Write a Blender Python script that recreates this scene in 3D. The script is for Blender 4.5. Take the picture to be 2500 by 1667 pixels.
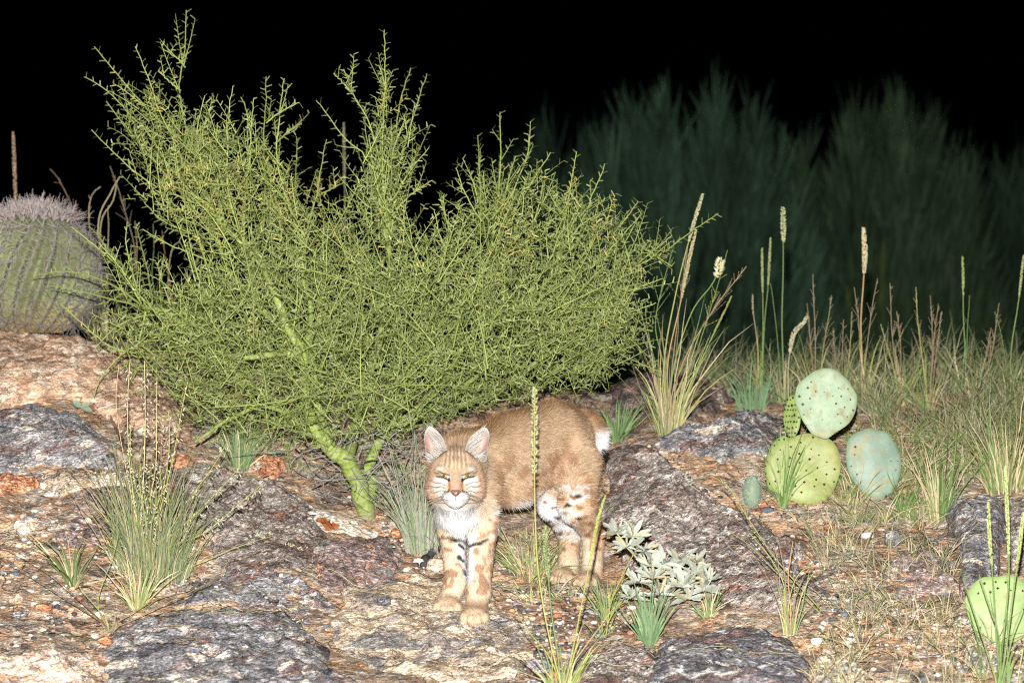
import bpy, math, random
import numpy as np
from mathutils import Vector

# ------------------------------------------------------------------ camera, sky, flash, exposure
for o in list(bpy.data.objects):
    bpy.data.objects.remove(o, do_unlink=True)
SC = bpy.context.scene
COL = SC.collection
FPX = 7713.0            # focal length in pixels of the 2500 px wide photograph
CAMZ = 0.79
cam_d = bpy.data.cameras.new("camera")
cam_d.sensor_width = 36.0
cam_d.lens = FPX / 2500.0 * 36.0
cam_d.clip_start = 0.1
cam_d.clip_end = 1500
cam_d.dof.use_dof = True
cam_d.dof.focus_distance = 9.1
cam_d.dof.aperture_fstop = 4.5
cam = bpy.data.objects.new("camera", cam_d)
cam.location = (0, -9, CAMZ)
cam.rotation_euler = (math.radians(90), 0, 0)
COL.objects.link(cam)
SC.camera = cam

world = bpy.data.worlds.new("World")
SC.world = world
world.use_nodes = True
bg = world.node_tree.nodes["Background"]
bg.inputs[0].default_value = (0.25, 0.4, 1.0, 1)      # moonless night sky
bg.inputs[1].default_value = 0.0004

fl = bpy.data.lights.new("camera_flash", 'POINT')      # the flash on the camera, the only light
fl.energy = 8000
fl.shadow_soft_size = 0.022
fl.color = (1.0, 0.985, 0.96)
flo = bpy.data.objects.new("camera_flash", fl)
flo.location = (-0.025, -9.02, CAMZ + 0.26)
COL.objects.link(flo)

SC.view_settings.view_transform = 'Standard'
SC.view_settings.look = 'None'
SC.view_settings.exposure = 0.0
SC.view_settings.gamma = 1.0
SC.render.engine = 'CYCLES'
SC.cycles.use_denoising = False
SC.cycles.max_bounces = 3
SC.cycles.diffuse_bounces = 2
SC.cycles.glossy_bounces = 1
SC.cycles.transparent_max_bounces = 4
SC.cycles.sample_clamp_direct = 4.0
SC.cycles.sample_clamp_indirect = 1.5
SC.render.filter_size = 1.1
SC.cycles.pixel_filter_type = 'BLACKMAN_HARRIS'
SC.cycles.filter_width = 1.1

# ------------------------------------------------------------------ helpers
def W(px, py, D):
    "photo pixel and distance from the camera plane -> world point"
    px = np.asarray(px, float); py = np.asarray(py, float); D = np.asarray(D, float)
    return np.stack(np.broadcast_arrays((px - 1250) / FPX * D, D - 9.0, CAMZ - (py - 833) / FPX * D), -1)

def proj(p):
    D = p[..., 1] + 9.0
    return p[..., 0] / D * FPX + 1250, 833 - (p[..., 2] - CAMZ) / D * FPX, D

def lin(r, g, b):
    f = lambda c: ((c / 255.0 + 0.055) / 1.055) ** 2.4 if c > 10 else c / 255.0 / 12.92
    v = np.array([f(r), f(g), f(b)])
    return v * 0.90 + 0.10 * (v @ np.array([.3, .6, .1]))

def hash3(ix, iy, iz, seed):
    h = (ix.astype(np.int64) * 374761393 + iy.astype(np.int64) * 668265263 + iz.astype(np.int64) * 2147483647 + seed * 974634777) & 0xFFFFFFFF
    h = ((h ^ (h >> 13)) * 1274126177) & 0xFFFFFFFF
    h = h ^ (h >> 16)
    return (h & 0xFFFF) / 65535.0

def vnoise(p, seed=0):
    p = np.asarray(p, float)
    i = np.floor(p).astype(np.int64); f = p - i
    f = f * f * (3 - 2 * f)
    r = 0
    for dx in (0, 1):
        for dy in (0, 1):
            for dz in (0, 1):
                w = (f[..., 0] if dx else 1 - f[..., 0]) * (f[..., 1] if dy else 1 - f[..., 1]) * (f[..., 2] if dz else 1 - f[..., 2])
                r = r + w * hash3(i[..., 0] + dx, i[..., 1] + dy, i[..., 2] + dz, seed)
    return r * 2 - 1

def fbm(p, oct=4, seed=0, gain=0.5):
    r = 0; a = 1.0; q = np.asarray(p, float)
    for k in range(oct):
        r = r + a * vnoise(q, seed + k * 17)
        q = q * 2.03 + 5.1; a *= gain
    return r

def link(o, parent=None):
    COL.objects.link(o)
    if parent is not None:
        o.parent = parent
        o.matrix_parent_inverse = parent.matrix_basis.inverted()
    return o

def tag(o, label=None, cat=None, group=None, kind=None):
    if label: o["label"] = label
    if cat: o["category"] = cat
    if group: o["group"] = group
    if kind: o["kind"] = kind
    return o

def thing(name, loc, label, cat, group=None, kind=None):
    o = bpy.data.objects.new(name, None)
    o.empty_display_size = 0.05
    o.location = tuple(float(c) for c in loc)
    COL.objects.link(o)
    return tag(o, label, cat, group, kind)

def mesh_obj(name, parts, mat, parent=None, smooth=True, origin=None):
    """parts: list of (V, F[, C]) with F an int array (m,3) or (m,4), or list of such arrays; C per-vertex colours"""
    Vs, Ls, Ss, Cs = [], [], [], []
    off = 0
    for p in parts:
        V = np.asarray(p[0], float).reshape(-1, 3)
        Fl = p[1] if isinstance(p[1], list) else [p[1]]
        for F in Fl:
            F = np.asarray(F, np.int64)
            if len(F) == 0: continue
            Ls.append((F + off).ravel()); Ss.append(np.full(len(F), F.shape[1]))
        if len(p) > 2 and p[2] is not None:
            C = np.asarray(p[2], float)
            if C.ndim == 1: C = np.broadcast_to(C, (len(V), 3))
        else:
            C = np.ones((len(V), 3))
        Vs.append(V); Cs.append(C); off += len(V)
    V = np.concatenate(Vs); L = np.concatenate(Ls); S = np.concatenate(Ss); C = np.concatenate(Cs)
    if origin is None:
        origin = np.zeros(3) if parent is None else np.array(parent.location)
    origin = np.asarray(origin, float)
    V = V - origin
    me = bpy.data.meshes.new(name)
    me.vertices.add(len(V)); me.vertices.foreach_set("co", V.astype(np.float32).ravel())
    me.loops.add(len(L)); me.loops.foreach_set("vertex_index", L.astype(np.int32))
    me.polygons.add(len(S))
    st = np.concatenate([[0], np.cumsum(S)[:-1]])
    me.polygons.foreach_set("loop_start", st.astype(np.int32))
    me.update(calc_edges=True)
    if smooth:
        me.polygons.foreach_set("use_smooth", np.ones(len(S), bool))
    at = me.color_attributes.new("col", 'FLOAT_COLOR', 'POINT')
    at.data.foreach_set("color", np.concatenate([C, np.ones((len(C), 1))], 1).astype(np.float32).ravel())
    me.materials.append(mat)
    me.validate()
    o = bpy.data.objects.new(name, me)
    o.location = tuple(origin)
    return link(o, parent)

def unit(v):
    return v / np.maximum(np.linalg.norm(v, axis=-1, keepdims=True), 1e-9)

def tubes(P, R, sides=4, col=None):
    "P (n,k,3), R (n,k) -> V, F, C"
    P = np.asarray(P, float); R = np.asarray(R, float)
    n, k, _ = P.shape
    T = np.empty_like(P)
    T[:, 1:-1] = P[:, 2:] - P[:, :-2]; T[:, 0] = P[:, 1] - P[:, 0]; T[:, -1] = P[:, -1] - P[:, -2]
    T = unit(T)
    m = unit(T.mean(1))
    ref = np.where(np.abs(m[:, 2:3]) < 0.8, np.array([[0, 0, 1.0]]), np.array([[1.0, 0, 0]]))
    A = unit(np.cross(T, ref[:, None, :])); B = np.cross(T, A)
    th = np.arange(sides) / sides * 2 * math.pi
    V = P[:, :, None, :] + R[:, :, None, None] * (A[:, :, None, :] * np.cos(th)[None, None, :, None] + B[:, :, None, :] * np.sin(th)[None, None, :, None])
    idx = np.arange(n * k * sides).reshape(n, k, sides)
    a = idx[:, :-1]; b = idx[:, 1:]
    F = np.stack([a, np.roll(a, -1, 2), np.roll(b, -1, 2), b], -1).reshape(-1, 4)
    C = None
    if col is not None:
        col = np.asarray(col, float)
        if col.ndim == 1: C = np.broadcast_to(col, (n * k * sides, 3))
        elif col.ndim == 2: C = np.repeat(col, k * sides, 0)
        else: C = np.repeat(col.reshape(-1, 3), sides, 0)
    return V.reshape(-1, 3), F, C

def ribbons(P, Wd, side, col=None):
    "P (n,k,3), Wd (n,k) full width, side (n,3) or (n,k,3)"
    P = np.asarray(P, float); n, k, _ = P.shape
    side = np.asarray(side, float)
    if side.ndim == 2: side = np.repeat(side[:, None], k, 1)
    h = side * (np.asarray(Wd)[..., None] * 0.5)
    V = np.stack([P - h, P + h], 2)
    idx = np.arange(n * k * 2).reshape(n, k, 2)
    F = np.stack([idx[:, :-1, 0], idx[:, :-1, 1], idx[:, 1:, 1], idx[:, 1:, 0]], -1).reshape(-1, 4)
    C = None
    if col is not None:
        col = np.asarray(col, float)
        if col.ndim == 1: C = np.broadcast_to(col, (n * k * 2, 3))
        elif col.ndim == 2: C = np.repeat(col, k * 2, 0)
        else: C = np.repeat(col.reshape(-1, 3), 2, 0)
    return V.reshape(-1, 3), F, C

def octas(c, d, ln, wd, col=None):
    "elongated octahedra (grains, spikelets, buds): centre, axis, length, width"
    c = np.asarray(c, float); d = unit(np.asarray(d, float)); n = len(c)
    ln = np.broadcast_to(ln, n)[:, None]; wd = np.broadcast_to(wd, n)[:, None]
    ref = np.where(np.abs(d[:, 2:3]) < 0.8, np.array([[0, 0, 1.0]]), np.array([[1.0, 0, 0]]))
    a = unit(np.cross(d, ref)); b = np.cross(d, a)
    V = np.stack([c - d * ln / 2, c + a * wd / 2, c + b * wd / 2, c - a * wd / 2, c - b * wd / 2, c + d * ln / 2], 1)
    base = np.arange(n)[:, None, None] * 6
    f = np.array([[0, 2, 1], [0, 3, 2], [0, 4, 3], [0, 1, 4], [5, 1, 2], [5, 2, 3], [5, 3, 4], [5, 4, 1]])[None]
    C = None
    if col is not None:
        col = np.asarray(col, float)
        C = np.broadcast_to(col, (n * 6, 3)) if col.ndim == 1 else np.repeat(col, 6, 0)
    return V.reshape(-1, 3), (base + f).reshape(-1, 3), C

def resample(pts, n):
    "polyline -> n points, Catmull-smoothed"
    pts = np.asarray(pts, float)
    if len(pts) > 2:
        t = np.linspace(0, len(pts) - 1, max(60, n * 4))
        i = np.clip(np.floor(t).astype(int), 0, len(pts) - 2); f = (t - i)[:, None]
        p0 = pts[np.clip(i - 1, 0, None)]; p1 = pts[i]; p2 = pts[i + 1]; p3 = pts[np.clip(i + 2, None, len(pts) - 1)]
        pts = 0.5 * ((2 * p1) + (-p0 + p2) * f + (2 * p0 - 5 * p1 + 4 * p2 - p3) * f ** 2 + (-p0 + 3 * p1 - 3 * p2 + p3) * f ** 3)
    s = np.concatenate([[0], np.cumsum(np.linalg.norm(np.diff(pts, axis=0), axis=1))])
    u = np.linspace(0, s[-1], n)
    return np.stack([np.interp(u, s, pts[:, j]) for j in range(pts.shape[1])], -1)

def ico(sub):
    t = (1 + 5 ** .5) / 2
    V = np.array([[-1, t, 0], [1, t, 0], [-1, -t, 0], [1, -t, 0], [0, -1, t], [0, 1, t], [0, -1, -t], [0, 1, -t], [t, 0, -1], [t, 0, 1], [-t, 0, -1], [-t, 0, 1]], float)
    V = unit(V)
    F = np.array([[0, 11, 5], [0, 5, 1], [0, 1, 7], [0, 7, 10], [0, 10, 11], [1, 5, 9], [5, 11, 4], [11, 10, 2], [10, 7, 6], [7, 1, 8], [3, 9, 4], [3, 4, 2], [3, 2, 6], [3, 6, 8], [3, 8, 9], [4, 9, 5], [2, 4, 11], [6, 2, 10], [8, 6, 7], [9, 8, 1]])
    for _ in range(sub):
        n = len(V)
        E = np.concatenate([F[:, [0, 1]], F[:, [1, 2]], F[:, [2, 0]]]); E.sort(1)
        U, inv = np.unique(E, axis=0, return_inverse=True); inv = inv.ravel()
        V = np.concatenate([V, unit(V[U[:, 0]] + V[U[:, 1]])])
        m = len(F); a, b, c = inv[:m] + n, inv[m:2 * m] + n, inv[2 * m:] + n
        F = np.concatenate([np.stack([F[:, 0], a, c], 1), np.stack([F[:, 1], b, a], 1), np.stack([F[:, 2], c, b], 1), np.stack([a, b, c], 1)])
    return V, F

def in_poly(px, py, poly):
    poly = np.asarray(poly, float)
    r = np.zeros(np.shape(px), bool)
    j = len(poly) - 1
    for i in range(len(poly)):
        xi, yi = poly[i]; xj, yj = poly[j]
        c = ((yi > py) != (yj > py)) & (px < (xj - xi) * (py - yi) / (yj - yi + 1e-12) + xi)
        r ^= c; j = i
    return r

# ------------------------------------------------------------------ materials
def new_mat(name):
    m = bpy.data.materials.new(name); m.use_nodes = True
    nt = m.node_tree
    return m, nt, nt.nodes["Principled BSDF"]

def N(nt, typ, **kw):
    n = nt.nodes.new(typ)
    for k, v in kw.items(): setattr(n, k, v)
    return n

def ramp(nt, stops, inp, interp='LINEAR'):
    r = N(nt, 'ShaderNodeValToRGB'); r.color_ramp.interpolation = interp
    e = r.color_ramp.elements
    while len(e) < len(stops): e.new(0.5)
    for i, (p, c) in enumerate(stops):
        e[i].position = p
        e[i].color = (*c, 1) if len(c) == 3 else c
    nt.links.new(inp, r.inputs[0])
    return r

def mix(nt, fac, a, b, mode='MIX'):
    m = N(nt, 'ShaderNodeMix', data_type='RGBA', blend_type=mode)
    for sock, v in ((m.inputs[0], fac), (m.inputs[6], a), (m.inputs[7], b)):
        if hasattr(v, 'is_linked'): nt.links.new(v, sock)
        elif np.isscalar(v): sock.default_value = v
        else: sock.default_value = (*v, 1)
    return m.outputs[2]

def noise(nt, vec, scale, detail=4, rough=0.6, dist=0.0):
    n = N(nt, 'ShaderNodeTexNoise'); n.inputs['Scale'].default_value = scale
    n.inputs['Detail'].default_value = detail; n.inputs['Roughness'].default_value = rough
    n.inputs['Distortion'].default_value = dist
    nt.links.new(vec, n.inputs['Vector'])
    return n.outputs['Fac']

def col_mat(name, rough=0.7, spec=0.25, vary=0.25, scale=300, trans=0.0):
    "takes the mesh colours and breaks them up with fine noise"
    m, nt, b = new_mat(name)
    at = N(nt, 'ShaderNodeAttribute', attribute_name='col')
    tc = N(nt, 'ShaderNodeTexCoord')
    f = noise(nt, tc.outputs['Object'], scale, 3)
    r = ramp(nt, [(0.3, (1 - vary,) * 3), (0.7, (1 + vary,) * 3)], f)
    c = mix(nt, 1.0, at.outputs['Color'], r.outputs[0], 'MULTIPLY')
    nt.links.new(c, b.inputs['Base Color'])
    b.inputs['Roughness'].default_value = rough
    b.inputs['Specular IOR Level'].default_value = spec
    if trans:
        out = nt.nodes['Material Output']
        t = N(nt, 'ShaderNodeBsdfTranslucent'); nt.links.new(c, t.inputs[0])
        ms = N(nt, 'ShaderNodeMixShader'); ms.inputs[0].default_value = trans
        nt.links.new(b.outputs[0], ms.inputs[1]); nt.links.new(t.outputs[0], ms.inputs[2])
        nt.links.new(ms.outputs[0], out.inputs[0])
    return m

def rock_mat(name, dark, mid, light, accent, acc=0.55, off=0.0, tilt=0.0, spk=1.0, patch=5.0, grain=1.0, others=((.26, .2, .17), (.5, .45, .38))):
    "foliated gneiss: patchy base, streaked grain along the bedding, pale and dark flecks, rust stains, strong bump"
    m, nt, b = new_mat(name)
    tc = N(nt, 'ShaderNodeTexCoord')
    mp = N(nt, 'ShaderNodeMapping'); mp.inputs['Location'].default_value = (off, off * 2.3, -off)
    mp.inputs['Rotation'].default_value = (0, tilt, 0)
    nt.links.new(tc.outputs['Object'], mp.inputs[0]); v = mp.outputs[0]
    st = N(nt, 'ShaderNodeMapping'); st.inputs['Scale'].default_value = (0.8, 1.0, 2.1)
    nt.links.new(v, st.inputs[0]); s = st.outputs[0]
    big = noise(nt, v, patch * 1.5, 5, 0.62, 0.9)
    base = ramp(nt, [(0.36, dark), (0.47, mid), (0.56, mid), (0.66, light)], big).outputs[0]
    def blotch(c0, colr, sc_, lo_, wid, amt, o_):
        m2 = N(nt, 'ShaderNodeMapping'); m2.inputs['Location'].default_value = (o_, -o_ * 1.7, o_ * .6); m2.inputs['Scale'].default_value = (.75, 1, 1.7)
        nt.links.new(v, m2.inputs[0])
        f_ = ramp(nt, [(lo_, (0, 0, 0)), (lo_ + wid, (amt,) * 3)], noise(nt, m2.outputs[0], sc_, 6, 0.66, 1.3)).outputs[0]
        return mix(nt, f_, c0, colr)
    base = blotch(base, others[0], 5.5, .53, .04, .85, 4.7 + off)
    base = blotch(base, others[1], 8.0, .57, .03, .85, 9.1 + off)
    medn = noise(nt, s, 26, 5, 0.65, 0.8)
    md = ramp(nt, [(0.32, (0.42,) * 3), (0.5, (1.05,) * 3), (0.66, (1.9,) * 3)], medn).outputs[0]
    c = mix(nt, 0.8, base, md, 'MULTIPLY')
    c = blotch(c, accent, 10.0, acc, .05, .8, 1.3 + off)
    fine = noise(nt, s, 110 * grain, 4, 0.7, 0.5)
    fr = ramp(nt, [(0.36, (0.18,) * 3), (0.46, (0.8,) * 3), (0.55, (1.2,) * 3), (0.66, (2.9,) * 3)], fine).outputs[0]
    c = mix(nt, 0.85 * spk, c, fr, 'MULTIPLY')
    vo = N(nt, 'ShaderNodeTexVoronoi'); vo.inputs['Scale'].default_value = 75 * grain; nt.links.new(s, vo.inputs['Vector'])
    vr = ramp(nt, [(0.10, (1, 1, 1)), (0.2, (0, 0, 0))], vo.outputs['Distance']).outputs[0]
    gate = ramp(nt, [(0.5, (0, 0, 0)), (0.62, (0.7, 0.7, 0.7))], noise(nt, v, 22, 3)).outputs[0]
    vf = mix(nt, 1.0, vr, gate, 'MULTIPLY')
    c = mix(nt, vf, c, (0.62, 0.58, 0.52))
    crk = N(nt, 'ShaderNodeTexVoronoi', feature='DISTANCE_TO_EDGE'); crk.inputs['Scale'].default_value = 4.2
    wv = N(nt, 'ShaderNodeVectorMath', operation='ADD')
    nn = N(nt, 'ShaderNodeTexNoise'); nn.inputs['Scale'].default_value = 9; nn.inputs['Detail'].default_value = 4; nt.links.new(s, nn.inputs['Vector'])
    sc = N(nt, 'ShaderNodeVectorMath', operation='SCALE'); sc.inputs['Scale'].default_value = 0.35; nt.links.new(nn.outputs['Color'], sc.inputs[0])
    nt.links.new(s, wv.inputs[0]); nt.links.new(sc.outputs[0], wv.inputs[1]); nt.links.new(wv.outputs[0], crk.inputs['Vector'])
    cr = ramp(nt, [(0.0, (0.22,) * 3), (0.014, (1,) * 3)], crk.outputs['Distance']).outputs[0]
    c = mix(nt, 0.7, c, cr, 'MULTIPLY')
    c = mix(nt, 1.0, c, (1.38, 1.32, 1.28), 'MULTIPLY')
    nt.links.new(c, b.inputs['Base Color'])
    b.inputs['Roughness'].default_value = 0.8; b.inputs['Specular IOR Level'].default_value = 0.25
    h1 = N(nt, 'ShaderNodeMath', operation='MULTIPLY'); nt.links.new(medn, h1.inputs[0]); h1.inputs[1].default_value = 2.2
    h2 = N(nt, 'ShaderNodeMath', operation='ADD'); nt.links.new(h1.outputs[0], h2.inputs[0]); nt.links.new(fine, h2.inputs[1])
    h3 = N(nt, 'ShaderNodeMath', operation='MULTIPLY_ADD'); nt.links.new(cr, h3.inputs[0]); h3.inputs[1].default_value = 0.8; nt.links.new(h2.outputs[0], h3.inputs[2])
    bp = N(nt, 'ShaderNodeBump'); bp.inputs['Strength'].default_value = 0.85; bp.inputs['Distance'].default_value = 0.009
    nt.links.new(h3.outputs[0], bp.inputs['Height']); nt.links.new(bp.outputs[0], b.inputs['Normal'])
    return m

# ------------------------------------------------------------------ the ground
CTRL = [(-700,1667,8.0),(0,1667,8.0),(600,1667,8.0),(1250,1667,8.0),(1900,1667,8.05),(2500,1667,8.0),(3200,1667,8.0),
 (1092,1508,8.94),(1158,1533,8.84),(1250,1560,8.75),(1000,1540,8.8),(1430,1442,9.34),(1371,1430,9.42),(1250,1470,9.1),
 (893,1262,9.85),(1100,1330,9.6),(700,1400,9.1),(900,1000,10.9),(1200,1000,10.8),(1300,1150,10.2),
 (-700,1400,8.9),(0,1400,8.9),(-700,1200,9.5),(0,1200,9.5),(300,1250,9.4),(0,1000,10.1),(420,1010,10.3),(60,830,10.9),(-500,820,10.9),(330,900,10.9),(650,1130,10.1),(500,1170,9.8),
 (300,1460,8.8),(1750,1500,8.85),(2000,1400,9.2),(2500,1420,9.0),(3200,1420,9.0),(2000,1260,9.7),(2500,1250,9.7),(3200,1250,9.7),
 (1600,1075,10.2),(2000,1080,10.4),(2500,1060,10.4),(3200,1060,10.4),(1650,1000,11.0),(2100,990,11.1),(2500,960,11.2),(3200,950,11.2),(1300,960,11.4),(700,900,11.4)]
cp = W(*np.array(CTRL, float).T)
extra = []
for x in (-6, -3.5, -1.2, 1.2, 3.5, 6):
    extra += [(x, 6.5 - 9, -.26), (x, 4 - 9, -.55), (x, 13.2 - 9, .42 if x > -.5 else .55), (x, 15.5 - 9, -.5), (x, 20 - 9, -1.8), (x, 28 - 9, -2.5)]
    if abs(x) > 4: extra += [(x, 9 - 9, .2), (x, 11 - 9, .6)]
cp = np.concatenate([cp, np.array(extra)])

def tps_fit(xy, z, lam=0.002):
    n = len(xy)
    r = np.linalg.norm(xy[:, None] - xy[None], axis=-1)
    K = np.where(r > 0, r * r * np.log(np.maximum(r, 1e-9)), 0) + lam * np.eye(n)
    P = np.concatenate([np.ones((n, 1)), xy], 1)
    A = np.block([[K, P], [P.T, np.zeros((3, 3))]])
    return np.linalg.solve(A, np.concatenate([z, np.zeros(3)]))
tw = tps_fit(cp[:, :2], cp[:, 2])
def tps(x, y):
    x = np.clip(x, -6, 6); y = np.clip(y, -5, 19)
    q = np.stack([x.ravel(), y.ravel()], 1)
    r2 = ((q[:, None] - cp[None, :, :2]) ** 2).sum(-1)
    K = 0.5 * r2 * np.log(np.maximum(r2, 1e-18))
    return (K @ tw[:-3] + tw[-3] + q @ tw[-2:]).reshape(x.shape)

gx = np.concatenate([-np.geomspace(900, 2.2, 26)[:-1], np.linspace(-2.2, 2.2, 420), np.geomspace(2.2, 900, 26)[1:]])
gy = np.concatenate([-9 - np.geomspace(400, 1, 14), np.linspace(-9.5, -1.6, 24)[:-1], np.linspace(-1.6, 3.4, 440), 3.4 + np.geomspace(0.05, 1100, 44)])
GX, GY = np.meshgrid(gx, gy)
GZ = tps(GX, GY)
q = np.stack([GX, GY, 0 * GX], -1)
near = np.clip(1.3 - np.abs(GY - 0.8) / 4.5, 0, 1) * np.clip(1.3 - np.abs(GX) / 4, 0, 1)
GZ = GZ + near * (0.028 * fbm(q * 3.1, 3, 3) + 0.010 * fbm(q * 14, 3, 9) + 0.005 * fbm(q * 45, 2, 31))
GZ = GZ + (1 - near) * 0.12 * fbm(q * 0.35, 2, 5)

def gz(x, y):
    x = np.asarray(x, float); y = np.asarray(y, float)
    i = np.clip(np.searchsorted(gx, x) - 1, 0, len(gx) - 2); j = np.clip(np.searchsorted(gy, y) - 1, 0, len(gy) - 2)
    u = (x - gx[i]) / (gx[i + 1] - gx[i]); v = (y - gy[j]) / (gy[j + 1] - gy[j])
    return (GZ[j, i] * (1 - u) * (1 - v) + GZ[j, i + 1] * u * (1 - v) + GZ[j + 1, i] * (1 - u) * v + GZ[j + 1, i + 1] * u * v)

DS = np.arange(6.5, 13.5, 0.012)
def G(px, py):
    "where the line of sight of a photo pixel meets the ground"
    px = np.atleast_1d(np.asarray(px, float)); py = np.atleast_1d(np.asarray(py, float))
    p = W(px[:, None], py[:, None], DS[None, :])
    below = p[..., 2] < gz(p[..., 0], p[..., 1])
    k = np.where(below.any(1), below.argmax(1), np.abs(p[..., 2] - gz(p[..., 0], p[..., 1])).argmin(1))
    r = p[np.arange(len(px)), k]
    r[:, 2] = gz(r[:, 0], r[:, 1])
    return r
def G1(px, py): return G([px], [py])[0]

def ground_mat():
    m, nt, b = new_mat("gritty_soil")
    tc = N(nt, 'ShaderNodeTexCoord'); v = tc.outputs['Object']
    st = N(nt, 'ShaderNodeMapping'); st.inputs['Scale'].default_value = (.7, 1.0, 2.2); st.inputs['Rotation'].default_value = (0, .2, 0)
    nt.links.new(v, st.inputs[0]); s = st.outputs[0]
    big = noise(nt, v, 3.4, 5, 0.62, 1.0)
    base = ramp(nt, [(0.30, lin(128, 112, 100)), (0.40, lin(168, 146, 124)), (0.48, lin(204, 164, 126)), (0.56, lin(200, 182, 158)), (0.66, lin(150, 142, 134)), (0.76, lin(196, 140, 98))], big).outputs[0]
    medn = noise(nt, s, 22, 5, 0.65, 0.8)
    c = mix(nt, 0.85, base, ramp(nt, [(0.32, (0.45,) * 3), (0.5, (1.0,) * 3), (0.66, (1.6,) * 3)], medn).outputs[0], 'MULTIPLY')
    def chips(scale, thr, seedoff):
        mp = N(nt, 'ShaderNodeMapping'); mp.inputs['Location'].default_value = (seedoff, -seedoff, seedoff); mp.inputs['Scale'].default_value = (.8, 1, 1.7)
        nw = N(nt, 'ShaderNodeTexNoise'); nw.inputs['Scale'].default_value = 40; nt.links.new(v, nw.inputs['Vector'])
        sc = N(nt, 'ShaderNodeVectorMath', operation='SCALE'); sc.inputs['Scale'].default_value = .03; nt.links.new(nw.outputs['Color'], sc.inputs[0])
        ad = N(nt, 'ShaderNodeVectorMath', operation='ADD'); nt.links.new(v, ad.inputs[0]); nt.links.new(sc.outputs[0], ad.inputs[1]); nt.links.new(ad.outputs[0], mp.inputs[0])
        vo = N(nt, 'ShaderNodeTexVoronoi'); vo.inputs['Scale'].default_value = scale; nt.links.new(mp.outputs[0], vo.inputs['Vector'])
        cr = N(nt, 'ShaderNodeSeparateColor'); nt.links.new(vo.outputs['Color'], cr.inputs[0])
        cc = ramp(nt, [(0.0, lin(92, 92, 98)), (0.12, lin(150, 104, 78)), (0.26, lin(206, 156, 116)), (0.42, lin(220, 202, 178)), (0.6, lin(160, 158, 158)), (0.75, lin(234, 226, 214)), (0.9, lin(128, 110, 104))], cr.outputs[0], 'CONSTANT').outputs[0]
        g = N(nt, 'ShaderNodeMath', operation='GREATER_THAN'); nt.links.new(cr.outputs[1], g.inputs[0]); g.inputs[1].default_value = thr
        gm = N(nt, 'ShaderNodeMath', operation='MULTIPLY'); nt.links.new(g.outputs[0], gm.inputs[0]); gm.inputs[1].default_value = .7
        return cc, gm.outputs[0], vo.outputs['Distance']
    c1, g1, d1 = chips(28, 0.80, 0.0)
    c2, g2, d2 = chips(75, 0.70, 3.3)
    c = mix(nt, g2, c, c2)
    c = mix(nt, g1, c, c1)
    pl = N(nt, 'ShaderNodeMapping'); pl.inputs['Scale'].default_value = (.8, .9, 1.6); pl.inputs['Rotation'].default_value = (0, .35, .2); nt.links.new(v, pl.inputs[0])
    nw2 = N(nt, 'ShaderNodeTexNoise'); nw2.inputs['Scale'].default_value = 6; nw2.inputs['Detail'].default_value = 5; nt.links.new(v, nw2.inputs['Vector'])
    sc2 = N(nt, 'ShaderNodeVectorMath', operation='SCALE'); sc2.inputs['Scale'].default_value = .42; nt.links.new(nw2.outputs['Color'], sc2.inputs[0])
    ad2 = N(nt, 'ShaderNodeVectorMath', operation='ADD'); nt.links.new(pl.outputs[0], ad2.inputs[0]); nt.links.new(sc2.outputs[0], ad2.inputs[1])
    pv = N(nt, 'ShaderNodeTexVoronoi'); pv.inputs['Scale'].default_value = 3.4; nt.links.new(ad2.outputs[0], pv.inputs['Vector'])
    pe = N(nt, 'ShaderNodeTexVoronoi', feature='DISTANCE_TO_EDGE'); pe.inputs['Scale'].default_value = 3.4; nt.links.new(ad2.outputs[0], pe.inputs['Vector'])
    ps = N(nt, 'ShaderNodeSeparateColor'); nt.links.new(pv.outputs['Color'], ps.inputs[0])
    pt = ramp(nt, [(0.0, (.62, .60, .62)), (0.3, (1.05, .95, .86)), (0.55, (.85, .86, .9)), (0.8, (1.25, 1.2, 1.12)), (1.0, (1.0, .84, .76))], ps.outputs[0]).outputs[0]
    c = mix(nt, 0.8, c, pt, 'MULTIPLY')
    pc = ramp(nt, [(0.0, (0.25,) * 3), (0.012, (1,) * 3)], pe.outputs['Distance']).outputs[0]
    c = mix(nt, 0.75, c, pc, 'MULTIPLY')
    f = noise(nt, s, 120, 4, 0.7, .5)
    fr = ramp(nt, [(0.35, (0.22,) * 3), (0.46, (0.85,) * 3), (0.56, (1.15,) * 3), (0.67, (2.2,) * 3)], f).outputs[0]
    c = mix(nt, 0.68, c, fr, 'MULTIPLY')
    c = mix(nt, 1.0, c, (1.22, 1.2, 1.18), 'MULTIPLY')
    nt.links.new(c, b.inputs['Base Color']); b.inputs['Roughness'].default_value = 0.9; b.inputs['Specular IOR Level'].default_value = 0.15
    h = N(nt, 'ShaderNodeMath', operation='MULTIPLY_ADD'); nt.links.new(medn, h.inputs[0]); h.inputs[1].default_value = 2.4; nt.links.new(f, h.inputs[2])
    h2 = N(nt, 'ShaderNodeMath', operation='MULTIPLY_ADD'); nt.links.new(d2, h2.inputs[0]); h2.inputs[1].default_value = -.5; nt.links.new(h.outputs[0], h2.inputs[2])
    h3 = N(nt, 'ShaderNodeMath', operation='MULTIPLY_ADD'); nt.links.new(pc, h3.inputs[0]); h3.inputs[1].default_value = 1.3; nt.links.new(h2.outputs[0], h3.inputs[2]); h2 = h3
    bp = N(nt, 'ShaderNodeBump'); bp.inputs['Strength'].default_value = 0.85; bp.inputs['Distance'].default_value = 0.010
    nt.links.new(h2.outputs[0], bp.inputs['Height']); nt.links.new(bp.outputs[0], b.inputs['Normal'])
    return m
ny, nx = GX.shape
idx = np.arange(nx * ny).reshape(ny, nx)
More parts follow.
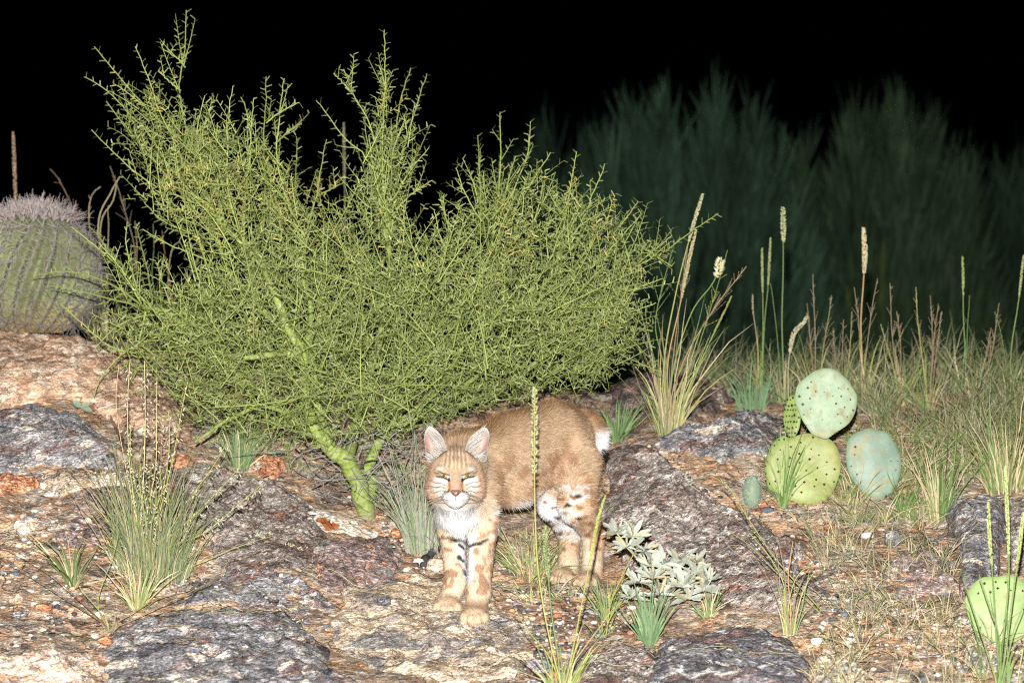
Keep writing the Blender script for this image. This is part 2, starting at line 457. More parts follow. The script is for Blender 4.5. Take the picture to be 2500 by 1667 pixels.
GF = np.stack([idx[:-1, :-1], idx[:-1, 1:], idx[1:, 1:], idx[1:, :-1]], -1).reshape(-1, 4)
tag(mesh_obj("ground", [(np.stack([GX, GY, GZ], -1).reshape(-1, 3), GF)], ground_mat()), kind="structure")

# ------------------------------------------------------------------ rocks
RNG = np.random.default_rng(7)
def surf(x, y):
    "highest of ground and rocks at x, y"
    z = gz(x, y)
    for (c, B, h, f) in ROCKS:
        d = np.array([x - c[0], y - c[1]]); th = math.atan2(d[1], d[0])
        R = np.interp(th, B[0], B[1], period=2 * math.pi)
        r = math.hypot(*d) / R
        if r < 1: z = max(z, gz(x, y) + f(r))
    return z
ROCKS = []
def rock(name, label, outline, h, mat, seed=0, rough=1.0, pw=3.0, cat="rock", group=None):
    out = np.array(outline, float)
    yc = out[:, 1].mean(); top = out[:, 1].min()
    D0 = G1(out[:, 0].mean(), yc)[1] + 9
    w = np.clip((yc - out[:, 1]) / (yc - top + 1e-6), 0, 1)
    out[:, 1] += w * min(h * FPX / D0 * 0.8, (yc - top) * 0.7)
    g = G(out[:, 0], out[:, 1])[:, :2]
    c = g.mean(0)
    M, R = 150, 46
    cl = np.concatenate([g, g[:1]])
    b = resample(cl, M + 1)[:-1]
    th = np.arange(M) / M * 2 * math.pi
    loc = np.stack([b[:, 0] - c[0], b[:, 1] - c[1], np.full(M, seed * 3.7)], -1)
    b = c + (b - c) * (1 + 0.15 * fbm(np.stack([np.cos(th) * 2.6, np.sin(th) * 2.6, np.full(M, seed * 9.1)], -1), 3, seed))[:, None]
    r = np.linspace(0, 1, R) ** 0.8
    P = c + (b[None] - c) * r[:, None, None]
    x, y = P[..., 0], P[..., 1]
    prof = (1 - np.clip(r, 0, 1) ** pw) ** 0.6
    z0 = gz(x, y)
    q = np.stack([x, y, z0 + seed], -1)
    n1 = fbm(q * 5.5, 4, seed + 2, 0.55); n2 = 1 - np.abs(fbm(q * np.array([9, 9, 16.]), 4, seed + 8, 0.55)); n3 = fbm(q * 40, 3, seed + 5, 0.6)
    lv = (x * .8 - y * .5 + 1.1 * z0 + .05 * n1) * 9; fr_ = lv - np.floor(lv); led = np.clip((fr_ - .82) / .1, 0, 1) - fr_
    z = z0 + prof[:, None] * (h * (1 + 0.35 * n1 * rough) + 0.016 * rough * (n2 - 0.6) + 0.014 * rough * led) + 0.006 * n3 * rough * np.minimum(1, prof[:, None] * 3)
    z[-1] = z0[-1] - 0.012
    V = np.stack([x, y, z], -1)
    sk = V[-1].copy(); sk[:, 2] -= 0.06
    V = np.concatenate([V, sk[None]])
    idx = np.arange((R + 1) * M).reshape(R + 1, M)
    F = np.stack([idx[:-1], np.roll(idx[:-1], -1, 1), np.roll(idx[1:], -1, 1), idx[1:]], -1).reshape(-1, 4)
    o = mesh_obj(name, [(V.reshape(-1, 3), F)], mat, origin=(c[0], c[1], float(gz(c[0], c[1]))))
    tag(o, label, cat, group)
    dd = b - c; an = np.arctan2(dd[:, 1], dd[:, 0]); k = np.argsort(an)
    ROCKS.append((c, (an[k], np.linalg.norm(dd, axis=1)[k]), h, lambda t: h * (1 - t ** pw) ** 0.6))
    return o

GREY = dict(dark=lin(62, 62, 68), mid=lin(112, 110, 112), light=lin(168, 166, 162), accent=lin(120, 82, 62))
PB, CR, GR, OR = lin(120, 98, 92), lin(216, 202, 182), lin(128, 130, 134), lin(204, 152, 112)
m_orange = rock_mat("orange_gneiss", lin(158, 122, 98), lin(188, 158, 130), lin(204, 190, 170), lin(176, 118, 84), 0.60, 1.1, 0.2, 0.55, others=(CR, lin(168, 128, 104)))
m_dkgrey = rock_mat("dark_blue_grey_gneiss", lin(86, 88, 96), lin(132, 132, 136), lin(182, 180, 176), lin(124, 88, 72), 0.62, 4.2, 0.25, others=(PB, CR))
m_rust = rock_mat("rust_stained_rock", lin(160, 102, 70), lin(198, 142, 104), lin(216, 180, 148), lin(164, 92, 60), 0.6, 6.1, others=(OR, CR))
m_purple = rock_mat("purple_brown_gneiss", lin(98, 80, 80), lin(138, 120, 116), lin(180, 166, 158), lin(144, 90, 70), 0.6, 9.0, -0.2, others=(GR, OR))
m_white = rock_mat("white_quartz", lin(190, 176, 160), lin(226, 218, 206), lin(240, 236, 228), lin(210, 160, 120), 0.66, 3.0, 0, 0.6, others=(GR, CR))
m_tan = rock_mat("tan_gneiss", lin(166, 140, 112), lin(206, 186, 158), lin(228, 218, 202), lin(176, 160, 150), 0.56, 12.0, 0.35, 0.8, others=(GR, CR))
m_mixed = rock_mat("grey_brown_gneiss", lin(110, 96, 92), lin(150, 140, 134), lin(194, 188, 180), lin(138, 94, 74), 0.57, 15.0, 0.45, others=(lin(104,84,78), lin(190,186,180)))
m_black = rock_mat("black_white_gneiss", lin(78, 78, 86), lin(116, 116, 122), lin(178, 178, 180), lin(138, 84, 66), 0.64, 17.0, 0.15, 1.0, 4.0, others=(PB, lin(206,204,198)))
m_pale = rock_mat("pale_pink_gneiss", lin(196, 150, 124), lin(222, 200, 178), lin(234, 226, 214), lin(160, 150, 146), 0.6, 21.0, 0, 0.8, others=(OR, GR))

rock("outcrop", "pale orange and cream outcrop carrying the barrel cactus", [(-60,1010),(-60,800),(60,785),(150,800),(240,840),(330,900),(420,950),(470,1000),(450,1085),(300,1045),(150,985)], .07, m_orange, 1)
rock("boulder", "dark blue grey dome shaped boulder below the orange outcrop at left", [(-60,985),(90,962),(150,966),(210,1020),(250,1080),(290,1115),(200,1135),(80,1150),(-60,1165)], .06, m_dkgrey, 2, .7)
rock("rock", "rust red flat block under the dark dome boulder at left edge", [(-30,1172),(40,1166),(92,1168),(97,1195),(60,1206),(-30,1214)], .03, m_rust, 3)
rock("flat_rock", "pale grey slab just right of the rust red block", [(95,1170),(160,1160),(260,1150),(330,1165),(320,1190),(240,1195),(150,1215),(100,1205)], .02, m_tan, 23)
rock("rock", "rounded dark purple rock left of the oat grass clump", [(176,1225),(200,1195),(260,1185),(325,1200),(332,1235),(285,1248),(190,1258)], .03, m_purple, 4, .7)
rock("rock", "low purple streaked rock under the dark rounded rock", [(140,1310),(190,1262),(260,1255),(310,1270),(300,1310),(230,1330),(160,1340)], .015, m_purple, 24, .7)
rock("stone", "angular white stone on the orange soil at far left", [(34,1288),(50,1264),(80,1260),(96,1280),(72,1299),(42,1297)], .022, m_white, 5, .7, cat="stone")
rock("flat_rock", "purple brown slab between the oat grass and the shrub trunk", [(430,1135),(560,1140),(690,1180),(760,1225),(800,1280),(790,1340),(720,1385),(640,1405),(560,1390),(500,1330),(460,1250),(425,1180)], .018, m_mixed, 6)
rock("rock", "dark red and grey block with broken face left of the bobcat", [(785,1310),(870,1292),(970,1315),(985,1370),(950,1425),(870,1445),(800,1440),(765,1385)], .035, m_purple, 7, 1.3)
rock("flat_rock", "dark grey brown slab in front of the purple slab near the centre left", [(440,1420),(560,1395),(700,1400),(780,1440),(820,1490),(790,1540),(690,1500),(560,1480),(450,1480)], .010, m_dkgrey, 25)
rock("flat_rock", "cream tan flat slab under the bobcat's front paws", [(955,1415),(1060,1398),(1200,1440),(1290,1530),(1310,1600),(1240,1655),(1100,1665),(930,1625),(830,1560),(810,1495),(870,1450)], .022, m_tan, 8, .6, 5.0)
rock("boulder", "broad dark grey boulder with rust bands at the bottom left", [(225,1710),(240,1600),(290,1530),(400,1480),(560,1470),(700,1492),(770,1545),(800,1605),(860,1665),(900,1720),(500,1750)], .035, m_dkgrey, 9)
rock("flat_rock", "pale pink and cream slab in the bottom left corner", [(-60,1590),(80,1578),(200,1592),(235,1640),(215,1720),(-60,1730)], .04, m_pale, 10)
rock("boulder", "large sloping grey brown boulder behind the grey leaved plant", [(1470,1085),(1530,1062),(1620,1105),(1720,1175),(1830,1255),(1920,1325),(2010,1415),(2030,1470),(1940,1492),(1800,1478),(1650,1445),(1540,1405),(1490,1300),(1475,1180)], .065, m_mixed, 11)
rock("boulder", "black and white flecked boulder at the bottom right of centre", [(1590,1650),(1620,1560),(1700,1520),(1800,1508),(1890,1535),(1955,1600),(2000,1690),(1980,1750),(1600,1750)], .05, m_black, 12, .7)
rock("flat_rock", "rust brown slab left of the black and white flecked boulder", [(1380,1620),(1440,1565),(1540,1565),(1605,1590),(1600,1700),(1400,1740)], .03, m_mixed, 13)
rock("rock", "dark purple rock with ledge at the back under tall grass", [(1490,960),(1520,905),(1620,893),(1700,912),(1755,945),(1768,990),(1700,1015),(1560,1025),(1495,1005)], .08, m_purple, 14)
rock("stone", "pinkish rounded stone at the end of the dark purple rock", [(1700,985),(1712,940),(1745,930),(1768,960),(1766,992)], .05, m_pale, 15, .6, cat="stone")
rock("rock", "light grey streaked rock left of the prickly pear", [(1600,1090),(1660,1060),(1730,1022),(1800,1012),(1900,1008),(1920,1060),(1905,1112),(1800,1118),(1740,1124),(1650,1108)], .05, m_dkgrey, 16)
rock("rock", "upright dark grey rock near the right edge behind green grass", [(2310,1190),(2400,1178),(2450,1198),(2458,1250),(2445,1330),(2425,1425),(2350,1445),(2343,1350),(2310,1270)], .08, m_dkgrey, 17, .7, 2.0)
rock("rock", "grey rock cut by the right edge of the picture", [(2462,1215),(2560,1200),(2560,1390),(2470,1385)], .06, m_mixed, 18)
rock("rock", "flat purple rock in dry grass left of the upright dark rock", [(2160,1385),(2235,1335),(2295,1340),(2325,1380),(2305,1445),(2210,1455),(2165,1425)], .03, m_purple, 19)
rock("stone", "rust orange stone behind the slab beside the green tuft", [(620,1152),(626,1120),(650,1106),(682,1116),(692,1150),(672,1168),(640,1163)], .045, m_rust, 20, .8, cat="stone")
rock("flat_rock", "white quartz slab under the curled orange leaf", [(740,1262),(760,1240),(830,1254),(890,1288),(935,1312),(860,1308),(780,1294)], .018, m_white, 21, .8)
rock("stone", "orange stone at the foot of the oat grass clump", [(412,1132),(440,1104),(468,1115),(468,1142),(430,1147)], .03, m_rust, 22, .8, cat="stone")
rock("flat_rock", "pale grey slab half buried in grass at the bottom right", [(1990,1600),(2060,1590),(2110,1640),(2100,1730),(2010,1730)], .025, m_tan, 26)
rock("rock", "small grey rock under the round pad at the right edge", [(2350,1600),(2365,1540),(2400,1545),(2440,1600),(2430,1640),(2370,1640)], .05, m_tan, 27)

IC3, IF3 = ico(3)
def stone(label, px, py, rx, ry, mat, seed, name="pebble"):
    p = G1(px, py + ry * .6)
    D = p[1] + 9
    p[2] = surf(p[0], p[1])
    a, c = rx * D / FPX, ry * D / FPX
    V = IC3 * (1 + 0.22 * fbm(IC3 * 1.6 + seed * 4.3, 3, seed))[:, None]
    V = np.sign(V) * np.abs(V) ** 0.85 * np.array([a, a * .8, c]) + p + np.array([0, 0, c * .75])
    return tag(mesh_obj(name, [(V, IF3)], mat, origin=p), label, "stone")
stone("blue grey speckled pebble on the tan slab left of the paws", 938, 1487, 18, 13, m_dkgrey, 41)
stone("black angular stone at the bottom beside the tall stalk", 1318, 1632, 34, 21, m_black, 42, "stone")
stone("speckled blue stone in the dry grass below the prickly pear", 2185, 1318, 25, 21, m_dkgrey, 43, "stone")
stone("bright orange pebble below the little grey cactus", 1863, 1236, 13, 10, m_rust, 44)
stone("orange pebble in the grass right of the orange one", 2024, 1287, 13, 11, m_rust, 45)
stone("pale blue green pebble at the left edge", 38, 1466, 17, 13, m_tan, 46)
stone("dark slate pebble below the pale one at left edge", 50, 1502, 20, 9, m_black, 47)
stone("rust red pebble right of the dark slate pebble", 105, 1490, 22, 10, m_rust, 48)
stone("orange pebble on bare soil right of the trunk", 968, 1312, 15, 12, m_rust, 49)
stone("white pebble beside the charred stick", 1022, 1375, 13, 10, m_white, 50)
stone("red and white stone behind the bobcat's front leg", 1066, 1382, 24, 18, m_pale, 51, "stone")
stone("white round pebble near the bottom left boulder", 232, 1552, 9, 7, m_white, 52)
stone("orange pebble at the edge of the bottom left boulder", 258, 1568, 17, 12, m_rust, 53)
stone("dark grey stone at the very bottom right of the tall stalk", 1305, 1668, 22, 10, m_black, 54, "stone")

# loose gravel between the rocks
def gravel():
    polys = [([(0,1215),(170,1260),(300,1330),(430,1400),(430,1490),(250,1560),(0,1590)], 620, 1), ([(1200,1440),(1420,1440),(1640,1500),(1600,1560),(1400,1600),(1340,1667),(1250,1667),(1310,1560)], 700, 1),
             ([(930,1280),(1060,1300),(1080,1400),(980,1400),(900,1300)], 260, .8), ([(1560,1090),(1900,1120),(2050,1260),(2300,1330),(2400,1500),(2100,1600),(1950,1500)], 700, 1),
             ([(1980,1480),(2500,1500),(2500,1667),(2000,1667)], 380, 1), ([(560,1030),(900,1100),(1000,1250),(700,1200)], 260, .7), ([(0,1200),(420,1100),(420,1200),(100,1260)], 200, .8), ([(400,1380),(700,1390),(760,1480),(420,1480)],130,.8)]
    pal = np.array([lin(240,232,220), lin(206,166,130), lin(178,118,86), lin(226,206,180), lin(150,152,158), lin(100,108,120), lin(92,72,66), lin(200,190,176), lin(70,68,72)])
    V0, F0 = ico(1)
    parts = []
    for poly, n, s in polys:
        poly = np.array(poly, float); lo, hi = poly.min(0), poly.max(0)
        q = RNG.uniform(lo, hi, (n * 3, 2)); q = q[in_poly(q[:, 0], q[:, 1], poly)]; q = q[fbm(np.stack([q[:, 0] / 60, q[:, 1] / 45, 0 * q[:, 0]], -1), 2, 77) > RNG.uniform(-.6, .6, len(q))][:int(n * .6)]
        g = G(q[:, 0], q[:, 1])
        r = np.clip(RNG.lognormal(math.log(0.0042), .5, len(g)), .002, .017) * s
        cc = pal[RNG.integers(0, len(pal), len(g))] * RNG.uniform(.75, 1.1, (len(g), 1))
        for k in range(len(g)):
            a = RNG.uniform(0, 6.28); R = np.array([[math.cos(a), -math.sin(a), 0], [math.sin(a), math.cos(a), 0], [0, 0, 1]])
            V = V0 * RNG.uniform(.75, 1.2, (len(V0), 1)) * np.array([1.3, .9, .65]) * r[k]
            z = surf(g[k, 0], g[k, 1])
            parts.append((V @ R.T + np.array([g[k, 0], g[k, 1], z + r[k] * .25]), F0, cc[k]))
    tag(mesh_obj("gravel", parts, col_mat("loose_gravel", .85, .2, .45, 260), smooth=False), kind="stuff")
gravel()
# ------------------------------------------------------------------ the green-barked shrub
m_bark = col_mat("green_bark", .65, .2, .35, 130)
m_twig = col_mat("green_twig", .6, .25, .15, 200)
m_leaf = col_mat("shrub_leaflet", .6, .25, .15, 300, trans=.15)

def leaves(base, axis, ln, sidev, pairs, lw, col):
    "pinnate leaves: a fine stalk with pairs of small leaflets"
    n = len(base); axis = unit(axis); sidev = unit(sidev - axis * (sidev * axis).sum(1, keepdims=True))
    nrm = np.cross(axis, sidev)
    parts = []
    t = np.linspace(0, 1, 3)
    P = base[:, None] + axis[:, None] * (t[None, :, None] * ln[:, None, None])
    parts.append(ribbons(P, np.full((n, 3), .0010) * np.array([1.2, 1, .6]), sidev, col * .9))
    j = (np.arange(pairs) + .6) / pairs
    c = base[:, None] + axis[:, None] * (j[None, :, None] * ln[:, None, None])      # n,pairs,3
    vs = []
    for s in (-1, 1):
        o = sidev[:, None] * (s * .85) + axis[:, None] * .45 + nrm[:, None] * .3
        o = unit(o)
        L = lw * (1 - .35 * j)[None, :, None]
        w = axis[:, None] * (lw * .33)
        vs.append(np.stack([c, c + o * L * .5 - w, c + o * L, c + o * L * .55 + w], 2))
    V = np.concatenate(vs, 1).reshape(-1, 4, 3)
    F = np.arange(len(V) * 4).reshape(-1, 4)
    C = np.repeat(np.repeat(col, pairs * 2, 0), 4, 0)
    parts.append((V.reshape(-1, 3), F, C))
    return parts

def build_shrub():
    rng = np.random.default_rng(5)
    gb = G1(893, 1250)
    root = thing("shrub", gb, "dense yellow green shrub with green trunks and many upright leafy shoots behind the bobcat", "shrub")
    BARK = lin(136, 154, 66); TW = lin(148, 164, 80)
    # main limbs: pixel trace, distance, radius in photo pixels at both ends
    LIMBS = [
     ("trunk", [(893,1262,9.85),(884,1215,9.83),(868,1165,9.82),(845,1125,9.80),(805,1092,9.78),(776,1060,9.76)], 23, 18),
     ("trunk", [(910,1262,9.93),(908,1190,9.95),(902,1130,9.97),(925,1085,10.0),(957,1040,10.0)], 15, 11),
     ("limb", [(776,1060,9.76),(750,1000,9.72),(744,925,9.70),(733,850,9.66),(700,795,9.64),(680,745,9.63),(664,700,9.64),(640,650,9.7),(615,590,9.8)], 14, 6),
     ("limb", [(733,866,9.66),(691,862,9.62),(640,868,9.60),(600,872,9.62),(540,866,9.66)], 9, 5),
     ("limb", [(776,1060,9.76),(720,1020,9.70),(640,990,9.62),(570,1018,9.55),(500,1060,9.5),(478,1078,9.5)], 8, 3),
     ("limb", [(800,1080,9.8),(770,960,9.85),(760,850,9.85),(756,749,9.82),(745,680,9.82),(738,620,9.84),(728,560,9.9)], 10, 5),
     ("limb", [(957,1040,10.0),(985,940,9.95),(999,911,9.85),(1062,854,9.86),(1110,820,9.86),(1160,810,9.86)], 9, 4),
     ("limb", [(957,1040,10.0),(1060,960,10.02),(1149,819,9.94),(1177,790,9.9),(1241,770,9.86),(1308,741,9.84),(1331,684,9.86)], 9, 4),
     ("limb", [(1110,960,9.95),(1150,930,9.9),(1200,880,9.8),(1222,852,9.86),(1290,840,9.86)], 7, 4),
     ("limb", [(845,1125,9.85),(880,1000,10.1),(920,850,10.2),(945,720,10.1),(952,640,10.0)], 14, 6),
     ("limb", [(845,1125,9.85),(640,960,9.95),(520,860,9.95),(440,790,9.9),(404,760,9.85),(351,749,9.8)], 12, 6),
     ("limb", [(957,1040,10.0),(1200,960,10.1),(1340,860,10.1),(1440,800,10.0)], 8, 4),
     ("limb", [(760,850,9.9),(640,760,10.1),(560,660,10.1),(520,560,10.05)], 10, 5),
     ("limb", [(985,940,9.95),(1090,760,10.2),(1170,680,10.2),(1200,600,10.1)], 10, 5),
     ("limb", [(1090,800,10.2),(1260,740,10.25),(1380,691,10.1)], 8, 5),
     ("limb", [(770,960,9.85),(800,820,10.25),(790,700,10.3),(760,600,10.2)], 10, 5)]
    nodes = []
    for name, pts, r0, r1 in LIMBS:
        K = 90; kk = np.linspace(0, 25, K)
        p = resample(np.array(pts, float), K)
        p[:, 0] += 3 * np.sin(kk * .9); P = W(p[:, 0], p[:, 1], p[:, 2])
        nz = vnoise(np.stack([kk * 1.9, kk * 0 + r0, kk * 0], -1), 4); rg_ = np.clip(vnoise(np.stack([kk * 3.3, kk * 0 + r1, kk * 0 + r0], -1), 6) * 3 - 1.2, 0, 1)
        rr = np.linspace(r0, r1, K) * p[:, 2] / FPX * (1 + .07 * nz + .05 * rg_)
        C = BARK * (.92 + .22 * nz)[:, None] * (1 - rg_[:, None] * .5) + lin(176, 176, 138) * rg_[:, None] * .5
        if name == "trunk": f_ = np.clip(1 - kk / 3.5, 0, 1)[:, None] * .8; C = C * (1 - f_) + lin(140, 130, 112) * f_
        V, F, Cc = tubes(P[None], rr[None], 14, C[None])
        mesh_obj(name, [(V, F, Cc)], m_bark, root)
        nodes.append(p)
    nodes = np.concatenate([q_[::4] for q_ in nodes])
    SH = [[(455,25),(450,126),(438,218),(450,290),(463,345),(500,430),(540,500)],
     [(231,115),(285,180),(337,241),(377,283),(430,330),(480,380),(560,470)],
     [(206,187),(264,224),(318,279),(367,333),(421,417),(480,480),(560,560)],
     [(222,316),(268,362),(337,425),(406,467),(490,501),(543,547),(600,600)],
     [(330,113),(352,165),(371,214),(383,260),(410,310),(450,400),(520,510)],
     [(395,118),(430,140),(452,165)],[(386,172),(415,200),(440,222)],[(259,247),(300,300),(340,350),(400,420)],
     [(568,210),(559,276),(555,344),(560,480),(600,600)],[(649,187),(647,276),(643,344),(647,448),(640,600)],
     [(693,191),(679,314),(675,379),(689,452),(727,563)],[(589,237),(603,283),(605,402),(597,520),(597,620)],
     [(730,250),(690,270),(650,300)],[(736,300),(700,325),(672,350)],
     [(723,333),(725,383),(721,467),(730,600)],[(796,341),(784,409),(773,471),(754,551),(740,660)],[(840,445),(800,465),(770,480)],
     [(773,245),(807,291),(842,337),(892,383),(925,470)],[(840,168),(865,237),(899,295),(930,420)],[(814,178),(840,205),(860,230)],
     [(938,72),(941,191),(935,319),(935,446),(951,563),(945,680)],[(1004,165),(978,244),(962,351),(946,468)],
     [(1042,181),(1015,266),(983,372),(962,478)],[(1047,361),(1020,393),(983,446),(962,500)],[(925,160),(938,200),(940,240)],[(1055,440),(1010,470),(965,510)],
     [(1219,274),(1222,361),(1217,478),(1201,595)],[(1167,330),(1169,404),(1175,510),(1190,600)],[(1113,410),(1135,470),(1175,540)],
     [(1295,298),(1286,383),(1249,478),(1222,574)],[(1345,372),(1291,457),(1233,553),(1200,620)],[(1408,372),(1392,457),(1376,553),(1360,640)],
     [(1477,399),(1446,478),(1414,553),(1361,627)],[(1360,436),(1358,510),(1358,595),(1340,680)],[(1501,478),(1478,542),(1440,600),(1380,680)],
     [(1568,521),(1520,574),(1467,627),(1382,691)],[(1558,490),(1530,530),(1490,580)],[(1754,521),(1690,563),(1616,617),(1541,659),(1488,723),(1350,770)],
     [(1640,575),(1610,600),(1560,640)],[(1616,680),(1531,712),(1467,733),(1380,750)],[(1640,650),(1580,610),(1550,595)],
     [(1594,808),(1488,787),(1329,787),(1254,755)],[(1616,909),(1531,872),(1456,829),(1371,797)],[(1573,893),(1500,880),(1400,860)],[(1600,740),(1540,760),(1450,770)],
     [(75,675),(138,663),(202,668),(287,702),(351,749)],[(174,553),(242,607),(287,649),(319,700),(370,750)],[(220,553),(265,607),(303,655),(340,740)],
     [(151,744),(204,792),(271,846),(330,850)],[(124,697),(191,709),(277,732),(328,745),(380,770)],[(229,967),(244,925),(287,872),(361,829),(457,800)],
     [(310,540),(308,600),(330,690),(345,745)],[(332,545),(350,620),(365,690),(372,750)],[(400,620),(390,700),(395,750)],
     [(230,850),(280,800),(330,775),(400,765)],[(240,590),(290,650),(345,740)],[(300,970),(340,900),(420,860),(520,850)],
     [(455,590),(475,650),(500,710),(540,760)],[(900,330),(910,400),(930,500)],[(1080,480),(1090,540),(1110,600)],[(1060,510),(1070,560),(1090,620)],
     [(500,235),(480,330),(500,430)],[(480,270),(470,340),(480,420)],[(620,240),(612,330),(610,420)],[(530,300),(530,380),(545,470)],
     [(1260,380),(1240,440),(1225,520)],[(1420,480),(1400,540),(1380,600)],[(990,290),(965,350),(950,420)],[(350,560),(420,600),(520,640)],[(1330,440),(1310,520),(1280,620)],
     [(1480,950),(1440,900),(1400,860)],[(340,480),(400,540),(500,580)],[(1180,420),(1185,480),(1195,560)]]
    stems_P, stems_R, stems_C = [], [], []
    lb, la, ls, lc = [], [], [], []
    def put_leaves(P, step, upto=1.0, yell=.3, ln0=.019):
        L = np.linalg.norm(np.diff(P, axis=0), axis=1).sum()
        k = max(3, int(L / step))
        u = np.linspace(.06, .99, k) * (len(P) - 1)
        i = np.clip(u.astype(int), 0, len(P) - 2); f = (u - i)[:, None]
        b = P[i] * (1 - f) + P[i + 1] * f; T = unit(P[i + 1] - P[i])
        az = np.arange(k) * math.pi + rng.normal(0, .55, k) + rng.normal(0, .5); ref = unit(np.cross(T, np.array([0.2, 1, .1])) + 1e-6); bi = np.cross(T, ref)
        o = ref * np.cos(az)[:, None] + bi * np.sin(az)[:, None]
        a = unit(o + T * rng.uniform(.1, .7, (k, 1)) + np.array([0, 0, .25]))
        lb.append(b); la.append(a); ls.append(unit(np.cross(a, rng.normal(0, 1, (k, 3)))))
        g = rng.uniform(0, 1, (k, 1)); c = lin(108, 128, 62) * (1 - g) + lin(174, 184, 112) * g ** 1.4
        pz = vnoise(b * 7 + 3, 15)[:, None]; y = (rng.uniform(0, 1, (k, 1)) < yell * 2.4 * np.clip(pz * 2.2, 0, 1) * (b[:, 2:] > .78)); c = np.where(y, lin(200, 182, 92) * rng.uniform(.75, 1.1, (k, 1)), c)
        lc.append(c)
    branches = []
    for si, s in enumerate(SH):
        s = np.array(s, float)[::-1]
        nd = nodes[np.argmin(np.hypot(nodes[:, 0] - s[0, 0], nodes[:, 1] - s[0, 1]) + 40 * (nodes[:, 1] < s[0, 1] - 20))]
        far = math.hypot(nd[0] - s[0, 0], nd[1] - s[0, 1])
        d1 = 9.95 + rng.uniform(-.38, .5); d0 = nd[2] if len(s) > 3 else d1 + .05
        s = np.vstack([[nd[0], nd[1]], s]) if len(s) > 3 and far > 12 else s
        n = max(16, int(np.linalg.norm(np.diff(s, axis=0), axis=1).sum() / 16))
        p = resample(s, n); D = d0 + (d1 - d0) * np.linspace(0, 1, n) ** .8
        p += rng.normal(0, .8, p.shape)
        P = W(p[:, 0], p[:, 1], D)
        r = np.linspace(3.0 if len(s) > 3 else 2.2, .95, n) * 9.9 / FPX
        V, F, C = tubes(P[None], r[None], 6, (np.linspace(0, 1, n)[:, None] * (TW - BARK) + BARK)[None])
        branches.append((V, F, C))
        put_leaves(P[int(n * .15):], .0135, yell=.10 if s[-1, 1] < 330 else .22)
        # side shoots
        for k in range(int(n * .30)):
            i = int(rng.integers(int(n * .12), int(n * .80))); T = unit(P[i + 1] - P[i])
            dv = unit(T * rng.uniform(.4, 1.1) + rng.normal(0, .55, 3) + np.array([0, 0, .35]))
            L = rng.uniform(.05, .15) * (1.15 - i / n)
            t = np.linspace(0, 1, 7)[:, None]
            Q = P[i] + dv * L * t + np.array([0, 0, .12]) * L * t ** 2
            stems_P.append(Q); stems_R.append(np.linspace(.0016, .0007, 7)); stems_C.append(TW * rng.uniform(.8, 1.1))
            put_leaves(Q, .010, yell=.22)
    for V, F, C in branches:
        mesh_obj("branch", [(V, F, C)], m_twig, root)
    # the crown's filling of short leafy twigs
    crown = [(290,760),(300,700),(340,690),(370,720),(420,740),(470,680),(500,600),(440,560),(330,500),(310,450),(350,400),(300,320),(330,260),(420,250),(470,300),(560,290),(600,330),(690,380),(720,470),(800,490),(870,500),(890,360),(930,250),(990,300),(1010,400),(1000,520),(1040,590),(1110,590),(1150,470),(1240,440),(1290,420),(1340,480),(1420,490),(1500,540),(1560,590),(1590,640),(1550,720),(1560,800),(1530,860),(1480,930),(1400,975),(1250,985),(1100,1010),(1010,1060),(900,1085),(820,1075),(740,1070),(640,1080),(560,1050),(470,1040),(460,960),(340,920),(290,880),(270,820)]
    lo, hi = np.min(crown, 0), np.max(crown, 0)
    def fill(n, poly, dlo, dhi, Lr, up, yell, dark=1.0):
        q = rng.uniform(lo, hi, (n * 4, 2)); q = q[in_poly(q[:, 0], q[:, 1], poly)][:n]
        cx, cy = 880, 1000
        for (x, y) in q:
            D = 9.95 + rng.uniform(dlo, dhi)
            nn = np.hypot(nodes[:, 0] - x, nodes[:, 1] - y); kk = nn.argmin()
            if nn[kk] < 20 and y < 955 and D < nodes[kk, 2] + .05 and nodes[kk, 2] < 9.8: D = nodes[kk, 2] + rng.uniform(.06, .3)
            if y > 930 and x > 1020: D = max(D, 9.72 + rng.uniform(0, .3))
            p0 = W(x, y, D)
            out = np.array([(x - cx) / 700, (D - 9.95) * 1.2, (cy - y) / 600])
            dv = unit(unit(out + 1e-3) * .55 + rng.normal(0, .6, 3) + np.array([0, -.1, up]))
            L = rng.uniform(*Lr); t = np.linspace(0, 1, 7)[:, None]
            tx, ty, _ = proj(p0 + dv * L)
            if not in_poly(tx, ty, poly): L *= .45
            Q = p0 + dv * L * t + rng.normal(0, .12, 3) * L * t ** 2
            stems_P.append(Q); stems_R.append(np.linspace(.0010 + L * .005, .0006, 7)); stems_C.append(TW * rng.uniform(.7, 1.15))
            ye = yell * (1.5 if y < 640 and vnoise(np.array([x / 90, y / 90, 1.0]), 5) > 0 else .25)
            put_leaves(Q, .0115, yell=ye)
    fill(900, crown, -.62, .3, (.16, .34), .5, .22)
    fill(980, crown, -.55, .35, (.07, .16), .3, .2)
    low = [(430,700),(700,600),(1000,640),(1300,640),(1540,700),(1540,850),(1450,940),(1250,975),(1000,1050),(800,1070),(600,1070),(470,1030),(400,850)]
    fill(560, low, -.60, .1, (.14, .30), .15, .05)
    fill(640, low, -.58, .1, (.06, .14), .1, .05)
    stems_P = np.array(stems_P); stems_R = np.array(stems_R); stems_C = np.array(stems_C)
    mesh_obj("twigs", [tubes(stems_P, stems_R, 3, stems_C)], m_twig, root)
    lb = np.concatenate(lb); la = np.concatenate(la); ls = np.concatenate(ls); lc = np.concatenate(lc)
    ln = rng.uniform(.013, .022, len(lb))
    vary = 1.05 + .25 * vnoise(lb * 9, 3)[:, None]
    mesh_obj("foliage", leaves(lb, la, ln, ls, 6, .0031, lc * vary), m_leaf, root, smooth=False)
